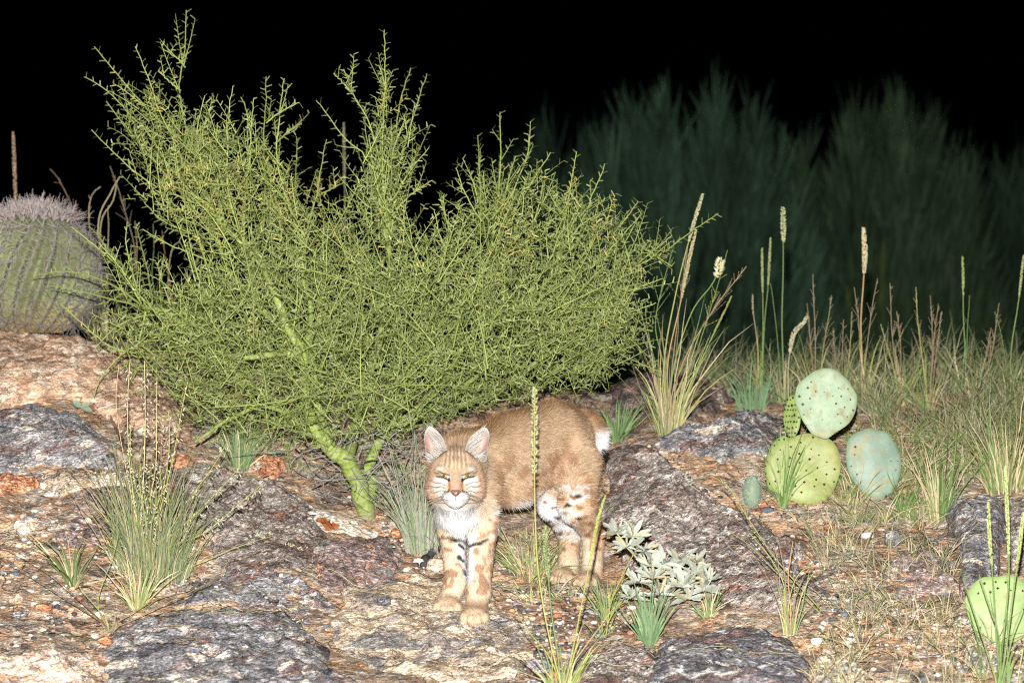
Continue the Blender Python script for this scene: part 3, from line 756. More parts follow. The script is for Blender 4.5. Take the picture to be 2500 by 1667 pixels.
    # dead grey twigs hanging round the trunks
    P = []
    for k in range(150):
        x, y = rng.normal(880, 85), rng.uniform(1040, 1225)
        p = W(x, y, 9.85 + rng.uniform(-.12, .2)); dv = unit(rng.normal(0, 1, 3) * np.array([1, .5, .6]) + np.array([np.sign(x - 880) * .5, 0, -.1]))
        t = np.linspace(0, 1, 8)[:, None]; L = rng.uniform(.04, .16)
        q = p + dv * L * t + rng.normal(0, .25, 3) * L * t ** 2
        q[:, 2] = np.maximum(q[:, 2], gz(q[:, 0], q[:, 1]) + .004); P.append(q)
    P = np.array(P)
    tag(mesh_obj("dead_twigs", [tubes(P, np.linspace(.0022, .0008, 8)[None].repeat(len(P), 0), 4, lin(150, 144, 138) * rng.uniform(.5, 1.2, (len(P), 1)))], col_mat("dead_wood", .85, .1, .3, 200), root), kind="stuff")
    print("shrub leaves", len(lb))
build_shrub()

# ------------------------------------------------------------------ barrel cactus
def build_barrel():
    rng = np.random.default_rng(11)
    cx, cy, D = 86, 672, 11.0
    c = W(cx, cy, D); s = D / FPX
    Rx, Rz = 146 * s, 150 * s
    base = c - np.array([0, 0, Rz * .93])
    root = thing("barrel_cactus", base, "round barrel cactus with grey hooked spines and a pinkish spiny crown on the orange outcrop", "cactus")
    NR = 22; M = NR * 12; K = 60
    th = np.arange(M) / M * 2 * math.pi
    def point(t, a, bump=0.0):
        "t 0 (bottom) .. 1 (crown), a angle"
        lat = -1.2 + t * (1.2 + math.pi / 2)
        rr = np.maximum(np.cos(lat), 0.02) ** .86; zz = np.sin(lat)
        zz = np.where(t > .93, zz - ((t - .93) / .07) ** 2 * .05, zz)
        tw = a + 1.0 * t
        rib = 1 + .07 * np.cos(NR * a) + bump
        return np.stack(np.broadcast_arrays(Rx * rr * rib * np.cos(tw), Rx * rr * rib * np.sin(tw), Rz * zz * (1 + bump * .6)), -1) + c
    tt = np.linspace(0, 1, K)
    V = point(tt[:, None], th[None]) 
    idx = np.arange(K * M).reshape(K, M)
    F = np.stack([idx[:-1], np.roll(idx[:-1], -1, 1), np.roll(idx[1:], -1, 1), idx[1:]], -1).reshape(-1, 4)
    g = (.5 + .5 * np.cos(NR * th))[None, :, None]
    C = lin(116, 124, 80) * (1 - .0 * g) * np.ones((K, M, 1)) ; C = C * (1 - .4 * np.clip(.22 - tt, 0, 1)[:, None, None] * 3) + lin(196, 130, 60) * (np.clip(.30 - tt, 0, .3)[:, None, None] * 1.6)
    C = C * (1 + .25 * fbm(V * 22, 3, 3))[..., None]
    mesh_obj("body", [(V.reshape(-1, 3), F, C.reshape(-1, 3))], col_mat("cactus_skin", .5, .3, .12, 120), root)
    P, R, Cc = [], [], []
    Pk = []
    for r in range(NR):
        a = r / NR * 2 * math.pi
        for q, t in enumerate(np.linspace(.10, .985, 16)):
            p = point(np.array(t), np.array(a)); p2 = point(np.array(t), np.array(a), .1); o = unit(p2 - p)
            if o[1] > .55: continue
            upv = unit(point(np.array(min(t + .02, 1)), np.array(a)) - p); sd = np.cross(o, upv)
            crown = t > .80
            for k in range(8 if not crown else 13):
                an = k / (7 if not crown else 10) * 2 * math.pi + rng.uniform(-.2, .2)
                L = rng.uniform(.040, .064) * (1.15 if crown else 1)
                if k >= (7 if not crown else 9): dv = unit(o + rng.normal(0, .25, 3)); L *= 1.25
                else: dv = unit(o * rng.uniform(.25, .55) + upv * math.cos(an) + sd * math.sin(an))
                if crown: dv = unit(dv + o * .9 + np.array([0, 0, .35]))
                tq = np.linspace(0, 1, 6)[:, None]
                bend = (np.array([0, 0, -.4]) if k >= 7 else rng.normal(0, .16, 3))
                qd = p + dv * L * tq + bend * L * tq ** 3
                P.append(qd); R.append(np.linspace(.0021, .0006, 6))
                base_c = lin(190, 180, 176) if crown else lin(150, 142, 138) * np.interp(t, [0, .4, .7], [.8, 1.05, 1.25])
                if crown and rng.uniform() < .35: base_c = lin(190, 168, 162)
                Cc.append(base_c * rng.uniform(.7, 1.1))
    tag(mesh_obj("spines", [tubes(np.array(P), np.array(R), 3, np.array(Cc))], col_mat("cactus_spine", .8, .04, .2, 150), root), kind="stuff")
build_barrel()

# ------------------------------------------------------------------ prickly pears
m_pad = col_mat("cactus_pad", .5, .3, .10, 60)
m_spine = col_mat("pad_spine", .8, .03, .1, 100)
def pad(root, px, py, rx, ry, ang, D, col, spots, seed, facing=(0, -1, .15), spot_c=(70, 58, 42), nsp=34):
    rng = np.random.default_rng(seed)
    c = W(px, py, D); s = D / FPX
    f = unit(np.array(facing, float)); r = unit(np.cross(f, np.array([0, 0, 1.])) ) * -1
    r = unit(np.cross(np.array([0, 0, 1.]), f)); u = np.cross(f, r)
    ca, sa = math.cos(ang), math.sin(ang); r, u = r * ca + u * sa, u * ca - r * sa
    M, K = 72, 14
    th = np.arange(M) / M * 2 * math.pi; q = np.linspace(0, 1, K) ** .75
    ox = np.cos(th) * (1 + .14 * np.sin(th)); oz = np.sin(th) * (1 - .0 * np.sin(th))
    wob = 1 + .08 * fbm(np.stack([np.cos(th) * 1.5, np.sin(th) * 1.5, th * 0 + seed], -1), 2, seed)
    P2 = np.stack([ox * wob * rx * s, oz * wob * ry * s], -1)[None] * q[:, None, None]
    thick = .012 * (1 - q ** 3.2) ** .5
    buckle = .010 * fbm(np.concatenate([P2 * 9, np.full(P2.shape[:2] + (1,), seed * 3.)], -1), 2, seed)
    def surfp(sg): return c + P2[..., :1] * r + P2[..., 1:] * u + (sg * thick[:, None] + buckle)[..., None] * f
    idx = np.arange(K * M).reshape(K, M)
    F = np.stack([idx[:-1], np.roll(idx[:-1], -1, 1), np.roll(idx[1:], -1, 1), idx[1:]], -1).reshape(-1, 4)
    parts = []
    for sg in (1, -1):
        V = surfp(sg).reshape(-1, 3)
        cc = col * (1 + .16 * fbm(V * 16, 3, seed)[:, None]); bl = np.clip(fbm(V * 45, 3, seed + 3) * 3 - 1.5, 0, .7)[:, None]; cc = cc * (1 - bl) + lin(150, 140, 96) * bl
        cc = cc * (1 - .25 * np.repeat(q ** 10, M)[:, None] * np.array([.2, .0, .5]))
        parts.append((V, F if sg == 1 else F[:, ::-1], cc))
    o = mesh_obj("pad", parts, m_pad, root)
    # areoles in a rough lattice, each with a couple of short spines
    A, S = [], []
    k = 0
    for i in range(-6, 7):
        for j in range(-6, 7):
            x = (i + .5 * (j % 2)) * .30 + rng.normal(0, .03); z = j * .26 + rng.normal(0, .03)
            if x * x + z * z > .90: continue
            A.append(c + x * rx * s * r + z * ry * s * u + f * (.0125 * (1 - (x * x + z * z) ** 1.6) ** .5 + .001))
            S.append((x, z))
    A = np.array(A); n = len(A)
    mesh_obj("areoles", [octas(A, np.tile(f, (n, 1)), .005, rng.uniform(.006, .0105, n), lin(*spot_c) * rng.uniform(.6, 1.2, (n, 1)))], m_spine, None, origin=tuple(root.location)).parent = o
    tag(o.children[0], kind="stuff")
    sp = []
    for a in A:
        for _ in range(rng.integers(0, 3)):
            dv = unit(f + rng.normal(0, .6, 3)); L = rng.uniform(.012, .026)
            sp.append(a + dv * L * np.linspace(0, 1, 3)[:, None])
    sp = np.array(sp)
    x = mesh_obj("spines", [tubes(sp, np.linspace(.0005, .0002, 3)[None].repeat(len(sp), 0), 3, lin(196, 188, 160))], m_spine, None, origin=tuple(root.location))
    tag(x, kind="stuff")
    for ch in (x,): ch.parent = o
    for ch in o.children: ch.matrix_parent_inverse = o.matrix_basis.inverted(); 
    return o
b0 = G1(1950, 1240)
r1 = thing("prickly_pear", b0, "prickly pear with a big pale green pad stacked on a yellow green lower pad", "cactus")
Dp = b0[1] + 9
pad(r1, 1968, 1148, 92, 88, .35, Dp + .02, lin(146, 156, 88), 0, 61, (.12, -1, .1))
pad(r1, 1905, 1130, 42, 70, -.3, Dp + .05, lin(140, 162, 90), 0, 62, (-.5, -1, .1))
pad(r1, 2016, 984, 74, 86, -.25, Dp + .0, lin(150, 170, 140), 0, 63, (.12, -1, .25), (104, 92, 56))
pad(r1, 1932, 1016, 26, 52, .1, Dp + .12, lin(140, 164, 84), 0, 64, (-.75, -1, .1))
b0 = G1(2130, 1212)
r2 = thing("prickly_pear", b0, "single grey green upright cactus pad standing behind grass right of the stacked pads", "cactus")
pad(r2, 2134, 1130, 66, 86, .12, b0[1] + 9, lin(128, 150, 132), 0, 65, (.05, -1, .15), (84, 80, 56))
b0 = G1(2450, 1578)
r3 = thing("prickly_pear", b0, "round bright green cactus pad at the lower right edge behind tall stalks", "cactus")
pad(r3, 2444, 1487, 88, 85, .05, b0[1] + 9, lin(142, 164, 102), 0, 66, (-.05, -1, .2), (60, 52, 34))

def small_cactus():
    rng = np.random.default_rng(12)
    b = G1(1836, 1236); D = b[1] + 9; s = D / FPX
    root = thing("hedgehog_cactus", b, "small grey spiny cactus stub left of the prickly pear", "cactus")
    c = b + np.array([0, 0, 34 * s])
    V = IC3 * np.array([24 * s, 24 * s, 42 * s]) + c
    mesh_obj("body", [(V, IF3, lin(120, 140, 112))], m_pad, root)
    P = []
    for k in range(420):
        v = unit(rng.normal(0, 1, 3))
        if v[1] > .5: continue
        p = c + v * np.array([24, 24, 42]) * s
        P.append(p + unit(v * .5 + rng.normal(0, .6, 3)) * rng.uniform(.010, .018) * np.linspace(0, 1, 3)[:, None])
    P = np.array(P)
    tag(mesh_obj("spines", [tubes(P, np.linspace(.0006, .0003, 3)[None].repeat(len(P), 0), 3, lin(196, 198, 186))], m_spine, root), kind="stuff")
small_cactus()
# ------------------------------------------------------------------ the bobcat
def build_bobcat():
    rng = np.random.default_rng(21)
    h = 0.0033
    lo = np.array([-.31, -.36, -.04]); hi = np.array([.33, .80, .70])
    n = np.ceil((hi - lo) / h).astype(int)
    ax = [lo[i] + h * np.arange(n[i]) for i in range(3)]
    F = np.full(n, 0.08, np.float32)
    HD = unit(np.array([-.525, -.851, 0.])); LT = np.array([.851, -.525, 0.]); UP = np.array([0, 0, 1.])
    def box(l, u, pad):
        s = []
        for i in range(3):
            a = int(max(0, math.floor((l[i] - pad - lo[i]) / h))); b = int(min(n[i], math.ceil((u[i] + pad - lo[i]) / h) + 1))
            s.append(slice(a, max(a, b)))
        g = np.stack(np.meshgrid(ax[0][s[0]], ax[1][s[1]], ax[2][s[2]], indexing='ij'), -1)
        return tuple(s), g
    def smin(s, d, k):
        f = F[s]
        hh = np.maximum(k - np.abs(f - d), 0) / k
        F[s] = np.minimum(f, d) - hh * hh * k * 0.25
    def cap(p, q, k=.02):
        a = W(*p[:3]); b = W(*q[:3]); ra = p[3] * p[2] / FPX; rb = q[3] * q[2] / FPX
        m = max(ra, rb)
        s, g = box(np.minimum(a, b) - m, np.maximum(a, b) + m, k + .012)
        ba = b - a; t = np.clip(((g - a) @ ba) / (ba @ ba), 0, 1)
        d = np.linalg.norm(g - a - t[..., None] * ba, axis=-1) - (ra + (rb - ra) * t)
        smin(s, d, k)
    def ell(px, py, D, r, basis=(HD, LT, UP), k=.03, sub=False):
        c = W(px, py, D); r = np.array(r); m = r.max()
        s, g = box(c - m, c + m, k + .012)
        q = (g - c) @ np.array(basis).T
        k0 = np.linalg.norm(q / r, axis=-1); k1 = np.linalg.norm(q / r ** 2, axis=-1) + 1e-9
        d = k0 * (k0 - 1) / k1
        if sub:
            f = F[s]; hh = np.maximum(k - np.abs(f + d), 0) / k
            F[s] = np.maximum(f, -d) + hh * hh * k * 0.25
        else: smin(s, d, k)
    XB = (np.array([1., 0, 0]), np.array([0, 1., 0]), UP)
    u = 1 / FPX
    # trunk
    ell(1138, 1160, 9.04, (.14, .068, .116), k=.03)
    ell(1256, 1122, 9.25, (.19, .084, .132), k=.05)
    ell(1366, 1076, 9.47, (.135, .080, .110), k=.05)
    cap((1345, 1048, 9.40, 62), (1180, 1108, 9.06, 50), .05)
    # neck, chest and ruff
    cap((1140, 1128, 9.06, 66), (1114, 1150, 8.90, 60), .04)
    ell(1122, 1250, 8.97, (.062, .06, .055), XB, .05)
    ell(1114, 1190, 8.90, (.075, .06, .070), XB, .03)
    # head
    ell(1113, 1152, 8.845, (.066, .070, .063), XB, .02)
    ell(1080, 1192, 8.825, (.036, .042, .040), XB, .025)
    ell(1146, 1192, 8.825, (.036, .042, .040), XB, .025)
    cap((1112.5, 1140, 8.785, 19), (1112.5, 1196, 8.745, 13.5), .02)
    ell(1099, 1213, 8.765, (.023, .034, .018), XB, .012)
    ell(1126, 1213, 8.765, (.023, .034, .018), XB, .012)
    ell(1112.5, 1228, 8.770, (.021, .027, .012), XB, .010)
    for sx in (-1, 1):
        ell(1112.5 + sx * 29, 1148, 8.785, (.024, .018, .010), XB, .012)
        ell(1112.5 + sx * 27.5, 1163, 8.764, (.015, .013, .0075), XB, .008, sub=True)
    # ear roots
    ell(1066, 1108, 8.925, (.026, .020, .026), XB, .03); ell(1161, 1108, 8.925, (.026, .020, .026), XB, .03)
    # front legs
    for (sh, el, wr, pw, fx) in (((1172, 1190, 9.02, 46), (1178, 1290, 9.0, 33), (1168, 1440, 8.92, 27), (1158, 1498, 8.855), 1),
                                 ((1098, 1190, 9.08, 42), (1105, 1290, 9.07, 31), (1112, 1420, 9.0, 24), (1092, 1474, 8.96), -1)):
        cap(sh, el, .04); cap(el, wr, .02)
        cap(wr, (pw[0] + 4, pw[1] - 10, pw[2] + .03, 26), .02)
        ell(pw[0], pw[1], pw[2], (.036, .046, .025), XB, .02)
        for t in range(4):
            ell(pw[0] + (t - 1.5) * 17, pw[1] + 8 + (4 if t in (1, 2) else 0), pw[2] - (.040 if t in (1, 2) else .030), (.0125, .020, .0155), XB, .006)
    # hind legs
    for (hp, kn, hk, he, pw) in (((1412, 1128, 9.40, 52), (1406, 1236, 9.27, 38), (1449, 1298, 9.44, 26), (1446, 1392, 9.40, 25), (1433, 1414, 9.345)),
                                 ((1362, 1130, 9.55, 52), (1352, 1232, 9.42, 34), (1391, 1300, 9.56, 26), (1388, 1385, 9.50, 25), (1371, 1404, 9.435))):
        cap(hp, kn, .05); cap(kn, hk, .03); cap(hk, he, .02)
        ell(pw[0], pw[1], pw[2], (.034, .050, .024), XB, .02)
        for t in range(4):
            ell(pw[0] - 3 + (t - 1.5) * 16, pw[1] + 7 + (3 if t in (1, 2) else 0), pw[2] - (.042 if t in (1, 2) else .032), (.0125, .019, .015), XB, .006)
    # tail
    cap((1436, 1030, 9.60, 24), (1463, 1056, 9.66, 19), .03); cap((1463, 1056, 9.66, 19), (1465, 1112, 9.66, 13), .01)

    # surface nets
    sg = F < 0
    c = np.zeros(n - 1, np.int8)
    for i in (0, 1):
        for j in (0, 1):
            for k in (0, 1):
                c += sg[i:n[0] - 1 + i, j:n[1] - 1 + j, k:n[2] - 1 + k]
    cells = np.argwhere((c > 0) & (c < 8))
    acc = np.zeros((len(cells), 3)); cnt = np.zeros(len(cells))
    cor = [(0,0,0),(1,0,0),(0,1,0),(1,1,0),(0,0,1),(1,0,1),(0,1,1),(1,1,1)]
    val = np.stack([F[tuple((cells + np.array(q)).T)] for q in cor], 1)
    for a, b in ((0,1),(2,3),(4,5),(6,7),(0,2),(1,3),(4,6),(5,7),(0,4),(1,5),(2,6),(3,7)):
        va, vb = val[:, a], val[:, b]
        m = (va < 0) != (vb < 0)
        t = np.where(m, va / np.where(m, va - vb, 1), 0)
        pa = np.array(cor[a], float); pb = np.array(cor[b], float)
        acc += np.where(m[:, None], pa + t[:, None] * (pb - pa), 0); cnt += m
    V = lo + h * (cells + acc / cnt[:, None])
    vid = np.full(n - 1, -1, np.int64); vid[tuple(cells.T)] = np.arange(len(cells))
    Q = []
    for axis in range(3):
        s0 = [slice(1, n[i] - 1) for i in range(3)]; s0[axis] = slice(0, n[axis] - 1)
        s1 = list(s0); s1[axis] = slice(1, n[axis])
        A, B = sg[tuple(s0)], sg[tuple(s1)]
        e = np.argwhere(A != B)
        fl = A[tuple(e.T)]
        e = e + np.array([0 if i == axis else 1 for i in range(3)])
        d1 = np.zeros(3, int); d2 = np.zeros(3, int); d1[(axis + 1) % 3] = 1; d2[(axis + 2) % 3] = 1
        q = np.stack([vid[tuple((e - d1 - d2).T)], vid[tuple((e - d2).T)], vid[tuple(e.T)], vid[tuple((e - d1).T)]], 1)
        q = np.where(fl[:, None], q, q[:, ::-1])
        Q.append(q)
    Q = np.concatenate(Q)
    # smooth a little
    E = np.concatenate([Q[:, [0, 1]], Q[:, [1, 2]], Q[:, [2, 3]], Q[:, [3, 0]]])
    deg = np.bincount(E[:, 0], minlength=len(V)) + np.bincount(E[:, 1], minlength=len(V))
    for _ in range(2):
        S = np.zeros_like(V)
        for j in range(3):
            S[:, j] = np.bincount(E[:, 0], V[E[:, 1], j], len(V)) + np.bincount(E[:, 1], V[E[:, 0], j], len(V))
        V = V * .5 + .5 * S / np.maximum(deg, 1)[:, None]
    fn = np.cross(V[Q[:, 2]] - V[Q[:, 0]], V[Q[:, 3]] - V[Q[:, 1]])
    area = np.linalg.norm(fn, axis=1) / 2
    vn = np.zeros_like(V)
    for j in range(4):
        for i in range(3): vn[:, i] += np.bincount(Q[:, j], fn[:, i], len(V))
    vn = unit(vn)

    # ---- coat: colours laid out over the animal
    TAWNY = lin(194, 162, 126); BACK = lin(136, 94, 54); WHITE = lin(226, 225, 224); CREAM = lin(224, 204, 176)
    GREYB = lin(178, 156, 132); BLACK = lin(34, 28, 26); ORANGE = lin(192, 140, 96); BROWN = lin(150, 104, 70)
    def sst(a, b, x): t = np.clip((x - a) / (b - a), 0, 1); return t * t * (3 - 2 * t)
    def coat(p, nrm):
        px, py, D = proj(p)
        w1 = fbm(p * 38, 3, 4); w2 = fbm(p * 16, 3, 8)
        qx, qy = px + 5 * fbm(p * 55, 2, 12), py + 5 * fbm(p * 55, 2, 19)
        col = np.tile(TAWNY, (len(p), 1))
        def put(c, a):
            nonlocal col
            a = np.clip(a, 0, 1)[:, None]; col = col * (1 - a) + c * a
        head = (D < 8.98) & (py < 1262) & (np.abs(px - 1114) < 105)
        body = px > 1195
        # darker warm back, faint spots on the flank
        backline = np.interp(px, [1060, 1120, 1190, 1233, 1308, 1352, 1415, 1460], [1046, 1045, 1036, 1008, 975, 966, 980, 1010])
        put(BACK, .85 * (1 - sst(0, 62, py - backline + 8 * w2)) * ((D > 8.98)))
        put(lin(206, 176, 144), .5 * sst(60, 130, py - backline) * body)
        put(lin(150, 104, 66), .6 * sst(.18, .42, fbm(p * np.array([34, 30, 22.]), 2, 44)) * body * sst(70, 130, py - backline))
        # underside and inner thigh
        bl = np.interp(px, [1190, 1225, 1260, 1300, 1330, 1380, 1420], [1240, 1230, 1222, 1204, 1200, 1240, 1300])
        put(WHITE, sst(-10, 20, qy - bl + 9 * w1) * (px > 1195) * (px < 1425) * (qy < 1312))
        put(WHITE, .6 * sst(.1, .5, w2 + .2) * (px > 1330) * (px < 1440) * (qy > 1185) * (qy < 1330))
        # hind legs
        hl = (py > 1290) & (px > 1325)
        put(ORANGE, .35 * hl * sst(0, .5, w2 + .2)); put(CREAM, .6 * hl * sst(1315, 1380, py))
        put(CREAM, .8 * (np.abs(px - 1425) < 14) * (py > 1300) * (py < 1400) * (D < 9.5))
        put(lin(204, 172, 138), .8 * (py > 1384) * (px > 1325))
        for (x, y, a, b, c_) in [(1338,1270,9,6,BLACK),(1372,1218,8,5,BROWN),(1398,1212,10,5,BROWN),(1385,1236,9,5,BLACK),(1410,1236,10,6,BROWN),(1425,1258,12,6,BROWN),(1408,1262,9,5,BLACK),(1440,1222,11,6,ORANGE),(1432,1200,11,6,ORANGE),(1442,1278,12,6,BROWN),(1366,1298,9,5,BROWN),(1385,1300,9,5,ORANGE),(1348,1282,8,5,BROWN),(1412,1210,10,5,BLACK),(1330,1225,6,5,BROWN),(1420,1290,10,5,ORANGE),(1452,1248,10,6,BROWN),(1380,1254,10,6,BROWN),(1396,1276,9,6,BROWN),(1436,1304,10,6,BROWN),(1400,1330,8,5,BROWN),(1376,1340,8,5,BROWN),(1458,1340,8,6,BROWN),(1452,1316,9,5,ORANGE),(1352,1240,8,5,BROWN),(1362,1262,8,5,BLACK),(1400,1190,10,5,ORANGE),(1430,1172,11,5,ORANGE)]:
            e = ((qx - x) / a) ** 2 + ((qy - y) / b) ** 2
            put(c_, .95 * np.exp(-e ** 2) * (D < 9.62))
        # front legs
        fr = (px < 1214) & (py > 1255)
        put(CREAM, .75 * fr); put(lin(158, 108, 70), .75 * fr * sst(.12, .36, fbm(p * 46, 2, 71)) * (py < 1450))
        put(lin(206, 176, 142), .8 * fr * sst(1440, 1475, py))
        put(lin(188, 146, 110), .6 * fr * np.exp(-((px - 1100) / 14) ** 2 - ((py - 1468) / 12) ** 2)); put(lin(188, 146, 110), .6 * fr * np.exp(-((px - 1165) / 20) ** 2 - ((py - 1480) / 11) ** 2))
        # bib and inner fore legs
        bibw = np.interp(py, [1225, 1260, 1285, 1310, 1380, 1420], [62, 60, 46, 26, 17, 8])
        bibc = np.interp(py, [1225, 1260, 1300, 1420], [1112, 1114, 1136, 1143])
        put(WHITE, sst(1.15, .75, np.abs(qx - bibc) / bibw) * (py > 1222) * (py < 1425) * (D < 9.15))
        def bar(x0, y0, x1, y1, wd, c_, a=.95):
            t = np.clip(((qx - x0) * (x1 - x0) + (qy - y0) * (y1 - y0)) / ((x1 - x0) ** 2 + (y1 - y0) ** 2), 0, 1)
            d = np.hypot(qx - x0 - t * (x1 - x0), qy - y0 - t * (y1 - y0))
            put(c_, a * np.exp(-(d / wd) ** 4) * (D < 9.14))
        bar(1080, 1308, 1112, 1312, 5, BLACK); bar(1112, 1312, 1134, 1322, 5, BLACK, .8); bar(1144, 1284, 1170, 1278, 4, BLACK); bar(1148, 1332, 1188, 1316, 5.5, BLACK)
        bar(1120, 1328, 1130, 1336, 4.5, BLACK); bar(1122, 1358, 1130, 1368, 4.5, BLACK); bar(1130, 1390, 1135, 1398, 4, BLACK, .8); bar(1084, 1338, 1104, 1342, 5, BROWN, .8)
        bar(1142, 1250, 1178, 1244, 5.5, ORANGE); bar(1150, 1296, 1200, 1290, 7, lin(232, 190, 142), .8); bar(1075, 1296, 1100, 1300, 7, lin(236, 204, 160), .8)
        bar(1190, 1300, 1206, 1296, 5, BROWN, .7); bar(1195, 1330, 1206, 1328, 5, ORANGE); bar(1186, 1390, 1200, 1386, 5, ORANGE, .8); bar(1180, 1360, 1200, 1356, 5, ORANGE, .7)
        # head
        x = px - 1112.5; s = np.abs(x); hd = head.astype(float)
        put(GREYB, hd * .55)
        put(lin(186, 148, 104), hd * .5 * (py < 1150) * np.exp(-(s / 30) ** 2))
        for (x0, y0, x1, y1) in [(4, 1092, 5, 1142), (13, 1094, 15, 1138), (22, 1104, 26, 1136)]:      # forehead stripes
            t = np.clip((py - y0) / (y1 - y0), 0, 1); d = np.abs(s - (x0 + (x1 - x0) * t) + 1.2 * w1)
            put(lin(136, 98, 68), hd * .5 * np.exp(-(d / 2.3) ** 2) * (py > y0 - 4) * (py < y1 + 4))
            put(lin(226, 208, 184), hd * .35 * np.exp(-((d - 4.6) / 2.2) ** 2) * (py > y0) * (py < y1 + 4))
        put(WHITE, hd * .45 * np.exp(-((s - 37) / 8) ** 4 - ((py - 1143) / 5) ** 4))                    # brow patch
        put(WHITE, hd * .95 * np.exp(-((s - 16) / 5) ** 4 - ((py - 1164) / 7) ** 2))
        put(WHITE, hd * .97 * np.exp(-((s - 33) / 17) ** 4 - ((py - (1173 - (s - 33) * .28)) / 4.5) ** 4))   # pale lower lid
        put(WHITE, hd * .55 * np.exp(-((s - 40) / 17) ** 4 - ((py - 1188) / 17) ** 4))                  # cheek
        put(lin(176, 148, 120), hd * .95 * np.exp(-(s / 11.5) ** 6) * (py > 1150) * (py < 1197))       # bridge of nose
        put(lin(196, 128, 82), hd * .85 * np.exp(-((s - 16 + (py - 1185) * .1) / 4.2) ** 2 - ((py - 1182) / 11) ** 4))
        for k, (yo, sl) in enumerate([(1180, -.20), (1189, -.10), (1198, .06)]):                         # cheek lines
            d = np.abs(py - (yo + sl * (s - 34) + 1.5 * np.sin(s * .3)) + 1.2 * w1)
            put(lin(70, 56, 48), hd * .8 * np.exp(-(d / 1.5) ** 2) * (s > 25) * (s < 58))
        put(ORANGE, hd * .5 * np.exp(-((s - 60) / 9) ** 2 - ((py - 1180) / 34) ** 2))
        # muzzle, chin
        put(WHITE, hd * np.exp(-((s - 17) / 20) ** 4 - ((py - 1212 - (s - 17) * -.12) / 9.5) ** 4))
        for k, (yo) in enumerate([1201, 1207, 1213]):
            d = np.abs(py - (yo - (s - 20) * .16)); dots = .5 + .5 * np.sin(s * 1.0 + k * 1.7)
            put(BLACK, hd * .85 * np.exp(-(d / 1.5) ** 2) * (s > 16) * (s < 39) * sst(.35, .7, dots))
        put(BLACK, hd * .5 * np.exp(-((py - (1221.5 - s * .16 + 1.0)) / 1.6) ** 2) * (s > 3) * (s < 38))  # mouth
        put(BLACK, hd * .9 * np.exp(-(s / 1.5) ** 2) * (py > 1211) * (py < 1221))
        put(WHITE, hd * np.exp(-(s / 20) ** 4 - ((py - 1229) / 6.5) ** 4))
        put(BLACK, hd * .8 * np.exp(-((s - 17) / 1.4) ** 2) * (py > 1190) * (py < 1201))
        # eye rims: dark line running down to the inner corner, and lid line above
        for yy, a, wd in ((lambda q: 1171.5 - (q - 15.5) * .50 + .42 * np.maximum(q - 30, 0), .95, 2.0), (lambda q: 1159.0 - (q - 17) * .36, .75, 1.4)):
            put(BLACK, hd * a * np.exp(-((py - yy(s)) / (wd * 1.25)) ** 4) * (s > 14) * (s < 44.5))
        put(BLACK, hd * np.exp(-((s - 15.5) / 2.6) ** 4 - ((py - 1170.5) / 4.5) ** 4))
        put(WHITE, .9 * hd * sst(1234, 1242, py) * sst(64, 50, s)); put(CREAM, .5 * hd * sst(1205, 1225, py) * sst(40, 55, s))
        # tail
        tl = (px > 1450) & (D > 9.58) & (py > 1034)
        put(WHITE, tl * .95 * sst(1038, 1055, py)); put(BLACK, tl * (sst(1092, 1108, qy + (px - 1465) * .8)))
        # ticked, mottled agouti
        col = col * (1 + .10 * w1 + .06 * w2)[:, None]
        return np.clip(col, .004, .84)

    # ---- body mesh with the ears in it
    parts = [(V, Q, coat(V, vn))]
    earL = np.array([(1091.7,1101),(1083,1072),(1069,1052.5),(1056,1042),(1048,1040),(1039,1051),(1035.5,1068),(1037,1085),(1038,1099),(1040,1114),(1046,1128),(1062,1124),(1080,1116)], float)
    earR = np.array([(1134.8,1101),(1143.5,1074),(1159.5,1056),(1175.4,1045),(1186.6,1043),(1193.8,1054.7),(1195,1069),(1192,1086.6),(1191.5,1105),(1186,1126),(1172,1126),(1158,1122),(1146,1114)], float)
    ear_hairs = []
    for side, E_ in ((-1, earL), (1, earR)):
        c = np.array([E_[:, 0].mean() - side * 3, 1100.]); M, R = 64, 14
        B = resample(np.concatenate([E_, E_[:1]]), M + 1)[:-1]
        r = np.linspace(0, 1, R)
        P = c + (B[None] - c) * r[:, None, None]
        up = np.clip((1128 - P[..., 1]) / 88, 0, 1)
        Dp = 8.868 + .022 * up - .0 + .040 * (1 - r[:, None] ** 2.2) - .012 * r[:, None] ** 4
        Vf = W(P[..., 0], P[..., 1], Dp); Vb = W(P[..., 0], P[..., 1], Dp + .004)
        idx = np.arange(R * M).reshape(R, M)
        Fq = np.stack([idx[:-1], np.roll(idx[:-1], -1, 1), np.roll(idx[1:], -1, 1), idx[1:]], -1).reshape(-1, 4)
        outer = sst(.0, 1.0, (P[..., 0] - c[0]) * side / 28)
        pink = np.exp(-((P[..., 0] - (1112.5 + side * 69)) / 9) ** 2 - ((P[..., 1] - 1079) / 19) ** 2)
        dark = np.exp(-((P[..., 0] - (1112.5 + side * 69)) / 8) ** 2 - ((P[..., 1] - 1108) / 13) ** 2)
        base = lin(164, 158, 150); cf = np.tile(base, (R, M, 1))
        cf = cf * (1 - pink[..., None] * .85) + lin(226, 160, 146) * pink[..., None] * .85
        cf = cf * (1 - dark[..., None] * .7) + lin(120, 96, 96) * dark[..., None] * .7
        rim = (r[:, None] ** 9)[..., None] * np.ones((R, M, 1)); cf = cf * (1 - rim) + lin(244, 240, 234) * rim
        cb = np.tile(lin(70, 62, 56), (R, M, 1))
        parts.append((Vf.reshape(-1, 3), Fq if True else Fq, cf.reshape(-1, 3)))
        parts.append((Vb.reshape(-1, 3), Fq[:, ::-1], cb.reshape(-1, 3)))
        ring = np.concatenate([Vf[-1], Vb[-1]]); i0 = np.arange(M)
